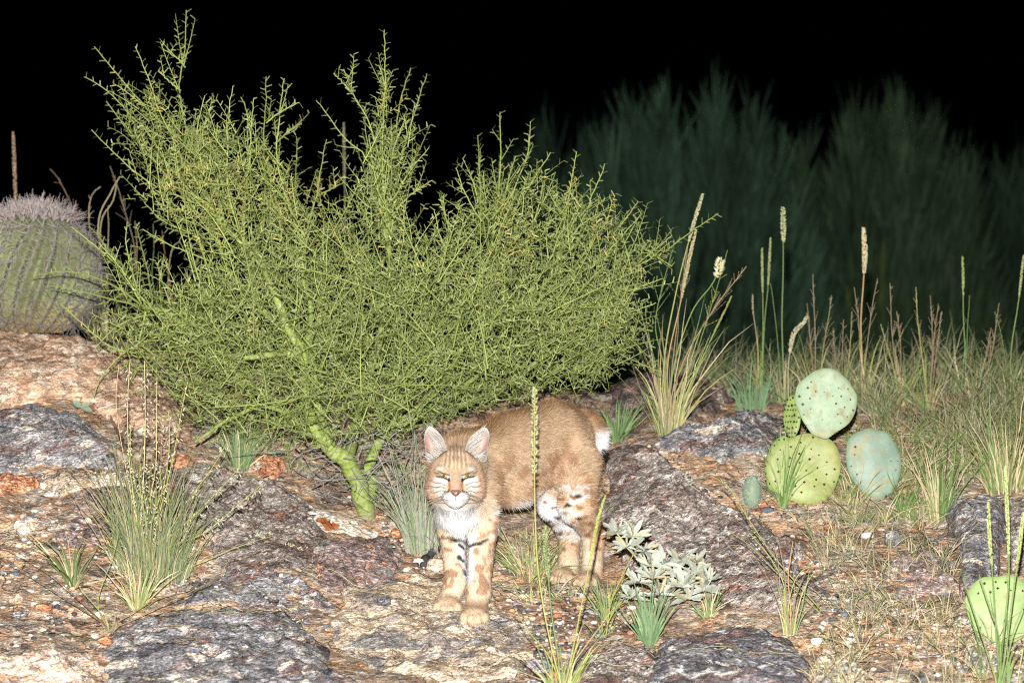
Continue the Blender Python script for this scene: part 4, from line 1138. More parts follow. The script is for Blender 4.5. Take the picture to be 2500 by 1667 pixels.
        parts.append((ring, np.stack([i0, np.roll(i0, -1), np.roll(i0, -1) + M, i0 + M], 1), np.tile(lin(236, 230, 222), (2 * M, 1))))
        # long pale hairs sweeping in from the inner edge
        for k in range(170):
            a = rng.uniform(0, 1); rr = rng.uniform(.45, .98)
            e = resample(np.concatenate([E_[-3:], E_[:4]]), 40)[int(a * 39)]
            s0 = c + (e - c) * rr
            ln = rng.uniform(14, 30); dirx = side * rng.uniform(.6, 1.0); diry = rng.uniform(-.75, .1) - .25 * a
            t = np.array([0, .5, 1.])
            q = np.stack([s0[0] + dirx * ln * t, s0[1] + diry * ln * t - 2 * t * t], 1)
            ear_hairs.append(W(q[:, 0], q[:, 1], 8.862 + .016 * t * (1 - .4 * t) + rng.uniform(0, .006)))
    root = thing("bobcat", (0.0, 0.05, 0.02), "tawny bobcat standing on the rocks with its head low, facing the flash with narrowed eyes", "bobcat")
    m_skin = col_mat("bobcat_coat", .75, .15, .12, 420)
    m_fur = col_mat("bobcat_fur", .8, .05, .1, 60, trans=.12)
    mesh_obj("body", parts, m_skin, root)

    # ---- fur: tapered hairs lying along the coat
    cen = V[Q].mean(1); fnn = unit(fn); px, py, D = proj(cen)
    isface = (D < 8.88) & (py < 1242) & (np.abs(px - 1112.5) < 66)
    back_side = (fnn[:, 1] > .35)
    dens = np.where(isface, 520000., 150000.) * np.where(back_side, .35, 1.)
    exp = dens * area
    cnt = np.floor(exp + rng.uniform(0, 1, len(exp))).astype(int)
    fi = np.repeat(np.arange(len(Q)), cnt); m = len(fi)
    a, b = rng.uniform(0, 1, (2, m, 1))
    P0 = (V[Q[fi, 0]] * (1 - a) + V[Q[fi, 1]] * a) * (1 - b) + (V[Q[fi, 3]] * (1 - a) + V[Q[fi, 2]] * a) * b
    nr = unit((vn[Q[fi, 0]] * (1 - a) + vn[Q[fi, 1]] * a) * (1 - b) + (vn[Q[fi, 3]] * (1 - a) + vn[Q[fi, 2]] * a) * b)
    px, py, D = proj(P0); x = px - 1112.5; s = np.abs(x)
    eye = (np.abs(py - (1165 - (s - 15) * .42)) < 4.4) & (s > 17) & (s < 43) & (D < 8.9)
    nose = (s < 13) & (py > 1196) & (py < 1213) & (D < 8.9)
    inear = (in_poly(px, py, earL) | in_poly(px, py, earR)) & (D < 8.99)
    keep = ~(eye | nose | inear)
    P0, nr, px, py, D, x, s = P0[keep], nr[keep], px[keep], py[keep], D[keep], x[keep], s[keep]; m = len(P0)
    # flow of the coat
    flow = -HD + np.array([0, 0, -.35])
    d = np.tile(flow, (m, 1))
    leg = sst(1250, 1310, py); d = d * (1 - leg[:, None]) + np.array([0.1, -.05, -1.]) * leg[:, None]
    hw = sst(8.99, 8.92, D) * sst(1275, 1235, py)
    nosep = W(1112.5, 1200, 8.72)
    hdv = unit(P0 - nosep + np.array([0, .02, 0])) ; hdv[:, 2] = np.where(py > 1190, hdv[:, 2] - .3, hdv[:, 2])
    d = unit(d) * (1 - hw[:, None]) + hdv * hw[:, None]
    bib = (np.abs(px - 1114) < 75) & (py > 1235) & (py < 1330) & (D < 9.1)
    d[bib] = np.array([0, -.15, -1.])
    d = d - nr * (d * nr).sum(1, keepdims=True)
    d = unit(d + .35 * rng.normal(0, 1, (m, 3)) * .6)
    ln = np.full(m, .022)
    face = sst(8.90, 8.86, D) * (py < 1245); ln = ln * (1 - face) + face * np.interp(s, [0, 20, 45, 62, 80], [.004, .006, .010, .016, .02])
    ln = np.where((py > 1270) & ((px < 1214) | (px > 1325)), .010, ln)
    ln = np.where(py > 1440, .010, ln); ln = np.where((px > 1330) & (py > 1385), .010, ln)
    belly = (nr[:, 2] < -.45) & (px > 1195) & (px < 1340); ln = np.where(belly, .028, ln)
    ln = np.where((s > 55) & (s < 110) & (py > 1150) & (py < 1260) & (D < 9.0), .020, ln)
    ln = np.where(bib, np.interp(py, [1235, 1270, 1300, 1330], [.03, .026, .014, .009]), ln)
    ln = np.where((face > .5) & (py > 1194) & (s < 44), .0035, ln); ln = np.where((px > 1300) & (px < 1440) & (py > 1185) & (py < 1300), .010, ln)
    ln *= rng.uniform(.6, 1.25, m)
    lift = np.where(face > .5, .30, .42) + rng.normal(0, .09, m)
    t = np.array([0, .5, 1.])
    Pp = P0[:, None] + (d[:, None] * t[None, :, None] + nr[:, None] * (lift[:, None] * (t - .45 * t * t)[None])[..., None]) * ln[:, None, None]
    sd = unit(np.cross(d, nr) + .25 * rng.normal(0, 1, (m, 3)))
    wd = np.where(face > .5, .0009, .0012) * rng.uniform(.7, 1.2, m)
    Wd = wd[:, None] * np.array([1.0, .8, .12])[None]
    cc = coat(P0 + d * .002, nr)
    var = rng.uniform(.70, 1.18, (m, 1)); dk = (rng.uniform(0, 1, (m, 1)) < .15)
    C = np.stack([cc * var * .72, cc * var, cc * np.where(dk, .45, 1.12) * var], 1)
    C = np.clip(C, .003, .86)
    fur = mesh_obj("fur", [ribbons(Pp, Wd, sd, C)], m_fur, root)
    eh = np.array(ear_hairs)
    for sel in (eh[:, 0, 0] < eh[:, 0, 0].mean(), eh[:, 0, 0] >= eh[:, 0, 0].mean()):
        e2 = eh[sel]; esd = unit(np.cross(e2[:, 2] - e2[:, 0], np.array([0, 1., 0.1])))
        mesh_obj("ear_hair", [ribbons(e2, np.full((len(e2), 3), .0011) * np.array([1, .8, .2]), esd, np.clip(lin(196, 190, 182) * rng.uniform(.5, 1.1, (len(e2), 1)), 0, .85))], m_fur, root)
    # ---- eyes: narrowed almond with pale iris and slit pupil
    m_eye, nt, bb = new_mat("pale_eye"); bb.inputs['Base Color'].default_value = (*lin(150, 146, 96), 1); bb.inputs['Roughness'].default_value = .12
    m_pup, nt, bb = new_mat("pupil"); bb.inputs['Base Color'].default_value = (.008, .007, .006, 1); bb.inputs['Roughness'].default_value = .15
    for sx in (-1, 1):
        c0 = W(1112.5 + sx * 30, 1160.5, 8.778)
        th = np.arange(40) / 40 * 2 * math.pi
        rr = np.linspace(0, 1, 7)
        X = .0135 * rr[:, None] * np.cos(th); Z = .0042 * rr[:, None] * np.sin(th) * (1 - .5 * np.cos(th) ** 2) ** .5
        Y = -.005 * (1 - rr[:, None] ** 2) * np.ones(40)
        ang = -sx * .40
        Vx = c0 + np.stack([X * math.cos(ang) * 1 - Z * math.sin(ang) * -1 * 0 + 0 * Z, Y, Z + X * math.tan(-ang)], -1)
        idx = np.arange(7 * 40).reshape(7, 40)
        Fq = np.stack([idx[:-1], np.roll(idx[:-1], -1, 1), np.roll(idx[1:], -1, 1), idx[1:]], -1).reshape(-1, 4)
        e = mesh_obj("eye", [(Vx.reshape(-1, 3), Fq)], m_eye, root)
        pc = c0 + np.array([-sx * .0008, -.0052, 0]); Vp = IC3 * np.array([.0030, .0012, .0040]) + pc
        o = mesh_obj("pupil", [(Vp, IF3)], m_pup, None, origin=tuple(root.location))
        o.parent = e; o.matrix_parent_inverse = e.matrix_basis.inverted()
    # ---- nose leather and whiskers
    m_nose, nt, bb = new_mat("nose_leather"); bb.inputs['Roughness'].default_value = .38
    tc = N(nt, 'ShaderNodeTexCoord'); r_ = ramp(nt, [(.35, lin(96, 62, 54)), (.65, lin(166, 106, 92))], noise(nt, tc.outputs['Object'], 160, 3)); nt.links.new(r_.outputs[0], bb.inputs['Base Color'])
    no = W(1112.5, 1203, 8.728)
    Vn = IC3.copy(); wz = np.clip(1 + .45 * Vn[:, 2], .4, 1.4)
    Vn = Vn * np.array([.0135, .010, .0092]); Vn[:, 0] *= wz
    Vn[:, 2] += -.0015 * (np.abs(Vn[:, 0]) / .013) ** 2 * -1
    mesh_obj("nose", [(Vn + no, IF3)], m_nose, root)
    nz = [((IC3 * np.array([.0026, .0022, .0018])) + no + np.array([sx * .0062, -.0085, -.0012]), IF3) for sx in (-1, 1)]
    o = mesh_obj("nostrils", nz, m_pup, root)
    for sx in (-1, 1):
        wh = []
        for k in range(13):
            p0 = W(1112.5 + sx * rng.uniform(20, 36), rng.uniform(1203, 1219), 8.745)
            L = rng.uniform(.05, .085); dv = unit(np.array([sx * 1.0, rng.uniform(-.5, .2), rng.uniform(-.55, .15)]))
            t = np.linspace(0, 1, 6)[:, None]
            wh.append(p0 + dv * L * t + np.array([0, 0, -.018]) * t ** 2)
        wh = np.array(wh)
        mesh_obj("whiskers", [tubes(wh, np.linspace(.00036, .0001, 6)[None].repeat(len(wh), 0), 3, lin(150, 140, 128))], m_fur, root)
    return root
build_bobcat()
# ------------------------------------------------------------------ grasses and small plants
m_grass = col_mat("grass_blade", .6, .25, .15, 120, trans=.15)
m_seed = col_mat("seed_head", .75, .15, .2, 300, trans=.1)
GREEN = lin(120, 146, 78); BLUEG = lin(116, 138, 96); STRAW = lin(200, 184, 140); YEL = lin(164, 166, 84); REDB = lin(150, 134, 104); PALE = lin(214, 206, 166)

def blades(base, n, hgt, spread, lean, w, cols, rng, droop=.35, rb=.012, hvar=.45, minh=.45):
    "n curved blades from around base"
    az = rng.uniform(0, 2 * math.pi, n); ti = np.abs(rng.normal(0, spread, n))
    L = hgt * (minh * .6 + rng.uniform(0, 1, n) ** 1.1 * (1 - minh * .6)) * (1 + hvar * rng.normal(0, .12, n))
    hd = np.stack([np.cos(az), np.sin(az), 0 * az], -1)
    dv = unit(hd * np.sin(ti)[:, None] + np.array([lean, 0, 1.]) * np.cos(ti)[:, None])
    b = base + hd * (rb * rng.uniform(0, 1, n) ** .5)[:, None]
    b[:, 2] = gz(b[:, 0], b[:, 1]) - .004 + np.maximum(0, base[2] - gz(base[0], base[1]))
    t = np.linspace(0, 1, 6)
    P = b[:, None] + dv[:, None] * (L[:, None] * t)[..., None] + (hd * .6 + np.array([0, 0, -.45]))[:, None] * (L[:, None] * droop * rng.uniform(.1, 1.3, n)[:, None] * t ** 2.4)[..., None]
    P += rng.normal(0, .10, (n, 1, 3)) * (L[:, None] * t ** 2)[..., None] + rng.normal(0, .012, P.shape) * L[:, None, None] * t[None, :, None]
    sd = unit(np.cross(dv, unit(rng.normal(0, 1, (n, 3)) * np.array([.6, 1, .3]) + np.array([0, -1.2, 0]))))
    Wd = .62 * w * rng.uniform(.6, 1.25, n)[:, None] * np.array([.8, 1, 1, .9, .65, .12])
    cols = np.asarray(cols); cc = cols[rng.integers(0, len(cols), n)] * rng.uniform(.7, 1.15, (n, 1))
    return ribbons(P, Wd, sd, cc)

def tuft(name, label, px, py, n, hpx, spread, lean, wpx, cols, seed, droop=.35, rb=.012, cat="grass", group=None, minh=.45, on=None):
    rng = np.random.default_rng(seed)
    b = G1(px, py)
    if on: b[2] = surf(b[0], b[1])
    s = (b[1] + 9) / FPX
    o = mesh_obj(name, [blades(b, n, hpx * s, spread, lean, wpx * s, cols, rng, droop, rb, minh=minh)], m_grass, origin=b)
    return tag(o, label, cat, group)

def spike(P, frac, dens, ln, wd, col, rng, tight=.35):
    "dense seed spike along the top of a stem"
    P = resample(P, 40); k0 = int(40 * (1 - frac))
    L = np.linalg.norm(np.diff(P[k0:], axis=0), axis=1).sum()
    n = int(dens * L * 1000)
    u = np.sort(rng.uniform(k0, 38.9, n)); i = u.astype(int); f = (u - i)[:, None]
    c = P[i] * (1 - f) + P[i + 1] * f; T = unit(P[i + 1] - P[i])
    o = unit(rng.normal(0, 1, (n, 3))); o = unit(o - T * (o * T).sum(1, keepdims=True))
    env = np.sin(np.clip((u - k0) / (39 - k0), .04, .97) * math.pi) ** .45
    d = unit(T + o * tight * 1.6)
    return octas(c + o * (wd * .6 * env)[:, None] + d * ln * .3, d, ln * (.6 + .5 * env), wd * .75, col * rng.uniform(.7, 1.15, (n, 1)))

def oat(P, frac, n, ln, rng, col=PALE):
    "pale hanging spikelets along the upper stem"
    P = resample(P, 40); k0 = int(40 * (1 - frac))
    u = np.sort(np.clip(np.linspace(k0, 38.5, n) + rng.normal(0, 1.1, n), k0, 38.9)); i = u.astype(int); c = P[i] + rng.normal(0, .006, (n, 3)) * np.array([1, 1, .4])
    d = unit(np.stack([rng.choice([-1, 1], n) * rng.uniform(.3, .9, n), rng.normal(0, .3, n), -rng.uniform(.5, 1.1, n)], -1))
    return octas(c + d * ln * .6, d, ln * rng.uniform(.8, 1.25, n), ln * .26, col * rng.uniform(.6, 1.1, (n, 1)))

def open_head(P, frac, n, L, rng):
    "branched panicle"
    P = resample(P, 40); k0 = int(40 * (1 - frac)); u = rng.uniform(k0, 38, n); i = u.astype(int)
    T = unit(P[i + 1] - P[i]); d = unit(T + rng.normal(0, .38, (n, 3)))
    t = np.linspace(0, 1, 5)[None, :, None]
    ln = (L * (1.1 - (u - k0) / (40 - k0)))[:, None, None]
    return P[i][:, None] + d[:, None] * ln * t

def stalk_clump(name, label, base, stems, seed, blade=None, cat="grass", group=None, lift=0):
    """stems: list of (pixel points from base to tip, dist offset at the tip, radius px, kind, colour, options)"""
    rng = np.random.default_rng(seed)
    b = G1(*base); D0 = b[1] + 9; s = D0 / FPX
    root = thing(name, b, label, cat, group)
    heads, sp, hb = [], [], []
    for st in stems:
        pts, dd, r, kind, col = st[:5]; opt = st[5] if len(st) > 5 else {}
        p = np.array([(base[0] + rng.uniform(-6, 6), base[1])] + list(pts), float); n = 24
        q = resample(p, n); q += np.sin(np.arange(n) * rng.uniform(.2, .5) + rng.uniform(0, 6))[:, None] * .8
        P = W(q[:, 0], q[:, 1], D0 + dd * np.linspace(0, 1, n)); P[0] = b + np.array([rng.normal(0, .006), rng.normal(0, .006), -.01])
        sp.append(tubes(P[None], (np.linspace(r, r * .55, n) * s)[None], 5, col * rng.uniform(.85, 1.1)))
        if kind == 'spike': heads.append(spike(P, opt.get('f', .3), opt.get('d', 1.6), opt.get('l', .009), opt.get('w', .0035), opt.get('c', PALE), rng, opt.get('t', .35)))
        elif kind == 'oat': heads.append(oat(P, opt.get('f', .5), opt.get('n', 22), opt.get('l', .018), rng, opt.get('c', PALE)))
        elif kind == 'open':
            bb = open_head(P, opt.get('f', .35), opt.get('n', 16), opt.get('l', .09), rng)
            hb.append(tubes(bb, np.linspace(.0011, .0005, 5)[None].repeat(len(bb), 0), 3, opt.get('c', REDB)))
            e = bb[:, [2, 3, 4]].reshape(-1, 3); dv = np.repeat(bb[:, 4] - bb[:, 2], 3, 0)
            heads.append(octas(e, dv, .008, .0024, opt.get('c', REDB) * 1.15))
    mesh_obj("stems", sp + hb, m_grass, root)
    if heads: mesh_obj("seed_heads", heads, m_seed, root, smooth=False)
    if blade:
        if isinstance(blade, dict): blade = [blade]
        mesh_obj("blades", [blades(b, B['n'], B['h'] * s, B.get('sp', .3), B.get('lean', 0), B.get('w', 4) * s, B['c'], rng, B.get('dr', .35), B.get('rb', .02), minh=B.get('mh', .4)) for B in blade], m_grass, root)
    return root

# tall stalks crossing in front of the bobcat
stalk_clump("grass_clump", "tall green grass stalks with a long seed spike rising in front of the bobcat", (1372, 1690),
  [([(1352,1600),(1330,1500),(1312,1380),(1306,1250),(1305,1100),(1307,945)], -.05, 2.1, 'spike', YEL, dict(f=.30, d=.9, l=.014, w=.0045, c=lin(176,180,130), t=.9)),
   ([(1362,1600),(1345,1480),(1336,1380),(1330,1282)], .0, 2.2, 'spike', GREEN, dict(f=.32, d=.9, l=.011, w=.004, c=lin(160,172,112), t=.8)),
   ([(1395,1600),(1420,1480),(1440,1370),(1458,1270),(1478,1207)], .02, 2.4, 'spike', YEL, dict(f=.36, d=1.3, l=.011, w=.003, c=lin(176,190,90), t=.2)),
   ([(1340,1600),(1290,1540),(1260,1490)], .03, 1.6, 'none', YEL), ([(1400,1620),(1440,1560),(1500,1480)], .05, 1.5, 'none', STRAW)],
  101, dict(n=60, h=190, sp=.45, w=4, c=[GREEN, YEL, STRAW], rb=.03))
# oat grass clump at left
rg = np.random.default_rng(3)
st = [([(340,1300),(318,1150),(312,1000),(316,885)], -.02, 1.7, 'oat', STRAW, dict(f=.55, n=30)), ([(345,1300),(352,1150),(354,1020),(352,880)], 0, 1.7, 'oat', STRAW, dict(f=.6, n=34)), ([(355,1300),(378,1150),(382,1040),(384,920)], 0, 1.6, 'oat', STRAW, dict(f=.5, n=26)),
      ([(335,1280),(300,1100),(284,980),(290,890)], .02, 1.3, 'none', STRAW), ([(380,1300),(420,1130),(445,990),(458,930)], 0, 1.7, 'oat', YEL, dict(f=.3, n=14)), ([(360,1280),(330,1180),(318,1090),(322,1010)], -.04, 1.6, 'oat', YEL, dict(f=.5, n=26)), ([(370,1280),(400,1180),(415,1080),(410,1000)], -.04, 1.6, 'oat', YEL, dict(f=.5, n=26)),
      ([(400,1330),(480,1250),(560,1170),(600,1120)], 0, 1.7, 'oat', YEL, dict(f=.6, n=32)), ([(400,1320),(460,1220),(520,1140),(556,1075)], .02, 1.6, 'oat', YEL, dict(f=.45, n=20)), ([(400,1340),(500,1300),(600,1215),(640,1180)], -.02, 1.5, 'oat', YEL, dict(f=.5, n=22)),
      ([(370,1260),(365,1170),(372,1110)], -.06, 1.5, 'oat', YEL, dict(f=.7, n=30)), ([(355,1260),(340,1190),(345,1130)], -.06, 1.5, 'oat', YEL, dict(f=.7, n=30)), ([(385,1260),(395,1200),(390,1140)], -.06, 1.5, 'oat', YEL, dict(f=.7, n=30))]
stalk_clump("grass_clump", "big clump of green grass with drooping pale oat like seeds at left", (372, 1400), st, 102,
  [dict(n=460, h=360, sp=.22, w=3.2, c=[lin(104,122,76), lin(118,132,84), lin(168,156,120), lin(130,136,100), lin(104,112,80)], rb=.10, mh=.1, dr=.3), dict(n=90, h=300, sp=.42, w=3.4, c=[lin(122,140,88), YEL], rb=.07, mh=.4), dict(n=160, h=150, sp=.5, w=3.2, c=[PALE, STRAW, lin(130,136,100)], rb=.11, mh=.3, dr=.7)])
tuft("grass_tuft", "small green grass tuft in front of the big oat grass clump", 335, 1490, 70, 170, .45, .15, 4.5, [GREEN, YEL, STRAW], 103)
tuft("grass_tuft", "spreading dark green grass tuft alone on the gravel at far left", 178, 1432, 46, 190, .62, -.1, 6, [lin(96,116,66), lin(116,128,78), STRAW], 104, droop=.5)
stalk_clump("grass_clump", "wiry reddish grass lying flat on gravel at lower left", (268, 1535),
  [([(200,1470),(110,1390),(10,1330)], .05, 1.3, 'none', lin(120,92,66)), ([(190,1480),(100,1420),(-10,1350)], .05, 1.3, 'none', lin(110,90,60)), ([(330,1510),(450,1450),(520,1415)], 0, 1.5, 'none', lin(150,130,86)), ([(300,1510),(380,1460),(470,1430)], 0, 1.5, 'none', lin(150,130,86)), ([(250,1500),(200,1440),(190,1420)], 0, 1.2, 'none', YEL), ([(180,1530),(90,1510)], 0, 1.2, 'none', lin(90,80,54)), ([(240,1470),(280,1340),(290,1300)], .05, 1.3, 'none', YEL)], 105, dict(n=14, h=60, sp=.5, w=5, c=[GREEN, REDB]))
# tufts in the foreground and middle
tuft("grass_tuft", "dense blue green grass tuft in front of the grey leaved plant", 1585, 1575, 130, 175, .30, 0, 5.2, [BLUEG, lin(96,136,84), lin(140,164,110)], 106, droop=.25)
tuft("grass_tuft", "thin green grass tuft between the bobcat's hind paws and the grey leaved plant", 1482, 1510, 60, 130, .42, -.05, 4.5, [BLUEG, GREEN, YEL], 107)
stalk_clump("grass_stalk", "thin yellowing grass stalk leaning right in front of the grey leaved plant", (1474, 1555), [([(1490,1480),(1520,1400),(1548,1350)], 0, 2.2, 'open', YEL, dict(f=.6, n=10, l=.05, c=YEL)), ([(1500,1490),(1560,1440)], 0, 1.5, 'none', YEL)], 108, dict(n=16, h=90, sp=.5, w=4, c=[GREEN, YEL]))
tuft("grass_tuft", "sparse green grass tuft right of the grey leaved plant", 1730, 1505, 46, 95, .45, .1, 4.5, [BLUEG, GREEN, STRAW], 109)
tuft("grass_tuft", "deep green grass tuft half hidden under the shrub beside the rust orange stone", 585, 1140, 120, 175, .26, 0, 3.8, [lin(84,116,66), lin(110,140,84), lin(140,156,104), STRAW], 110, droop=.2, rb=.03)
tuft("grass_tuft", "green grass tuft behind the bobcat's rump", 1510, 1070, 120, 130, .48, 0, 4.6, [lin(96,130,70), BLUEG, GREEN], 111, rb=.03)
tuft("grass_tuft", "bright green grass tuft growing in front of the prickly pear's lower pad", 1912, 1236, 110, 215, .26, .12, 4.8, [lin(100,140,62), GREEN, lin(130,158,86)], 112, droop=.4)
tuft("grass_tuft", "short green grass tuft below the grey green cactus pad", 2205, 1262, 50, 110, .3, .1, 5, [GREEN, lin(100,140,62)], 113)
tuft("grass_tuft", "two toned green grass tuft left behind the tallest cactus pad", 1835, 1000, 90, 120, .2, 0, 5, [BLUEG, lin(110,150,100)], 114, rb=.05)
tuft("grass_tuft", "tall green grass tuft left of the upright dark rock", 2295, 1270, 80, 220, .22, .02, 5, [GREEN, lin(100,130,70), STRAW], 115, rb=.03)
tuft("grass_tuft", "dull green grass tuft sprouting above the upright dark rock", 2455, 1195, 160, 260, .28, 0, 4.4, [lin(130,136,72), STRAW, GREEN], 116, rb=.06)
stalk_clump("grass_clump", "reddish stemmed grass standing before the large sloping boulder", (1926, 1550),
  [([(1922,1480),(1915,1400),(1898,1310)], 0, 2.2, 'none', REDB), ([(1930,1480),(1925,1400),(1935,1320)], 0, 2.2, 'none', lin(190,150,96)), ([(1918,1480),(1912,1420),(1880,1360),(1830,1300)], .03, 1.9, 'none', YEL), ([(1935,1480),(1960,1410),(1990,1370)], 0, 1.8, 'none', REDB), ([(1925,1480),(1940,1420),(1960,1390),(1985,1380)], 0, 1.8, 'none', YEL), ([(1920,1500),(1905,1450),(1900,1380),(1890,1330)], 0, 1.8, 'none', REDB)], 117, dict(n=26, h=210, sp=.22, w=4, c=[REDB, YEL, STRAW, GREEN]))
stalk_clump("leaning_stalks", "long yellow green grass stalk arching left over the sloping boulder", (2010, 1500),
  [([(1900,1370),(1830,1270),(1780,1190),(1735,1160)], .1, 1.8, 'open', YEL, dict(f=.5, n=10, l=.04, c=YEL)), ([(1900,1400),(1830,1330),(1770,1290)], .1, 1.5, 'none', YEL)], 118)
stalk_clump("tall_spikes", "tall stalks with three slim green spikes over the round pad at lower right", (2440, 1690),
  [([(2432,1560),(2425,1420),(2415,1300),(2412,1225)], -.02, 2.6, 'spike', GREEN, dict(f=.33, d=1.8, l=.008, w=.0042, c=lin(186,200,120))), ([(2450,1560),(2462,1420),(2460,1280),(2455,1138)], 0, 2.6, 'spike', GREEN, dict(f=.38, d=1.8, l=.008, w=.0042, c=lin(190,204,130))), ([(2460,1560),(2480,1400),(2498,1250)], 0, 2.6, 'spike', GREEN, dict(f=.3, d=1.8, l=.008, w=.0042, c=lin(186,200,120))),
   ([(2400,1560),(2370,1470),(2352,1410)], -.02, 2.4, 'none', GREEN), ([(2440,1560),(2420,1490),(2390,1400)], -.04, 2.2, 'none', GREEN), ([(2470,1560),(2500,1470)], 0, 2.2, 'none', GREEN)], 119, dict(n=20, h=300, sp=.22, w=5, c=[GREEN, YEL, lin(100,130,64)], rb=.05, mh=.5))
# back row: tall seed stalks against the dark
HT = dict(f=.22, d=1.9, l=.010, w=.0055, c=lin(196,196,150), t=.4); SL = dict(f=.30, d=1.8, l=.007, w=.004, c=lin(186,196,130))
stalk_clump("grass_clump", "tall yellow green bunch grass with seed stalks right of the shrub at the back", (1632, 1058),
  [([(1620,900),(1650,720),(1690,560),(1716,472)], .1, 2.6, 'spike', YEL, HT), ([(1630,900),(1660,740),(1700,560)], .0, 2.4, 'spike', lin(180,150,96), dict(f=.34, d=1.6, l=.010, w=.004, c=lin(200,190,140), t=.5)), ([(1645,900),(1690,760),(1740,690),(1760,632)], .1, 2.4, 'spike', GREEN, dict(f=.12, d=1.4, l=.022, w=.010, c=lin(210,206,160), t=.9)),
   ([(1660,900),(1740,760),(1800,680),(1822,650)], .1, 2.2, 'open', lin(160,136,92), dict(f=.35, n=16, l=.07)), ([(1680,960),(1740,820),(1785,722)], .0, 2.4, 'spike', GREEN, dict(f=.32, d=1.6, l=.009, w=.003, c=YEL, t=.2)), ([(1622,900),(1600,780),(1640,620),(1660,580)], .1, 1.8, 'open', GREEN, dict(f=.4, n=14, l=.07, c=GREEN)), ([(1640,900),(1665,700),(1680,600)], .1, 2.0, 'open', REDB, dict(f=.3, n=12, l=.06)), ([(1610,940),(1580,800),(1575,740)], .1, 2.0, 'none', GREEN), ([(1690,900),(1750,700),(1776,610)], .15, 1.8, 'open', GREEN, dict(f=.5, n=16, l=.06, c=YEL)), ([(1650,960),(1700,900),(1720,860)], -.05, 2.0, 'none', YEL)], 120, dict(n=120, h=330, sp=.22, w=4.4, c=[GREEN, YEL, STRAW, REDB], rb=.04))
stalk_clump("grass_stalk", "pair of slim upright grass spikes against the dark left of the tallest cactus pad", (1855, 985), [([(1862,800),(1862,700),(1861,606)], .05, 2.0, 'spike', GREEN, SL), ([(1866,800),(1874,700),(1881,580)], .05, 2.0, 'spike', GREEN, SL), ([(1850,850),(1838,760),(1837,718)], .05, 1.4, 'spike', STRAW, dict(f=.2, d=1.2, l=.006, w=.003, c=STRAW))], 121, dict(n=20, h=200, sp=.15, w=4, c=[GREEN, YEL]))
stalk_clump("grass_stalk", "single tall green stalk with a loose arrow shaped seed head behind the cactus pads", (1912, 985), [([(1910,800),(1912,660),(1911,505)], .05, 2.4, 'spike', GREEN, dict(f=.20, d=1.3, l=.014, w=.006, c=lin(200,204,150), t=.8)), ([(1900,850),(1885,720),(1880,690)], .05, 1.6, 'none', GREEN)], 122, dict(n=26, h=180, sp=.25, w=4, c=[GREEN, STRAW]))
stalk_clump("grass_stalk", "tall stalk with a fat cream plume standing in the grass behind the tallest cactus pad", (2105, 985), [([(2102,800),(2108,700),(2112,620),(2108,556)], .05, 2.8, 'spike', lin(186,150,96), dict(f=.26, d=2.3, l=.011, w=.009, c=lin(214,204,160), t=.5)), ([(2098,800),(2090,740),(2085,700)], .05, 1.7, 'open', REDB, dict(f=.4, n=8, l=.05)), ([(2120,820),(2130,740),(2143,680)], .05, 1.7, 'open', REDB, dict(f=.4, n=8, l=.05))], 123, dict(n=30, h=200, sp=.3, w=4, c=[YEL, STRAW]))
stalk_clump("grass_stalk", "slim single green spike standing alone in the grass toward the right edge", (2354, 960), [([(2356,850),(2352,750),(2350,626)], .05, 2.0, 'spike', GREEN, SL), ([(2360,850),(2365,760),(2366,720)], .05, 1.5, 'none', GREEN)], 124, dict(n=16, h=150, sp=.25, w=4, c=[GREEN, STRAW]))
stalk_clump("grass_stalk", "tall slim spike cut by the right edge of the picture", (2462, 985), [([(2470,850),(2485,740),(2500,622)], .05, 2.2, 'spike', GREEN, SL), ([(2455,880),(2440,800),(2428,760)], .05, 1.5, 'none', GREEN)], 125, dict(n=18, h=170, sp=.25, w=4, c=[GREEN, STRAW]))
stalk_clump("grass_stalk", "nodding pale feathery seed head leaning over the grass left of the plume", (1930, 985), [([(1925,900),(1935,820),(1960,790),(1972,772)], .0, 2.0, 'spike', STRAW, dict(f=.45, d=1.6, l=.012, w=.006, c=PALE, t=.6))], 126)
def brush(px, py, tops, seed, label):
    rr = np.random.default_rng(seed)
    stalk_clump("grass_stalk", label, (px, py), [([(px + (tx - px) * .5 + rr.uniform(-8, 8), (py + ty) / 2), (tx, ty)], .05, 1.7, 'open', (REDB, lin(150,120,84), YEL)[k % 3], dict(f=.55, n=14, l=.055, c=(REDB, lin(160,146,112))[k % 2])) for k, (tx, ty) in enumerate(tops)], seed, dict(n=24, h=190, sp=.3, w=3.6, c=[STRAW, YEL, GREEN]), group="brown seeded grasses")
brush(1990, 990, [(1985,670),(1970,740),(2030,720)], 131, "brown branched grass rising between the arrow headed stalk and the fat plume")
brush(2200, 990, [(2172,690),(2190,760),(2150,790)], 132, "brown branched grass just right of the fat plume")
brush(2265, 1000, [(2272,722),(2290,740),(2235,700),(2300,760)], 133, "reddish branched grass leaning left between plume and lone spike")
brush(2385, 990, [(2440,740),(2420,800)], 134, "brown branched grass leaning right beside the lone green spike")
brush(2050, 1000, [(2060,780),(2035,800),(2080,760)], 135, "thin brown grass in front of the fat plume's stalk")
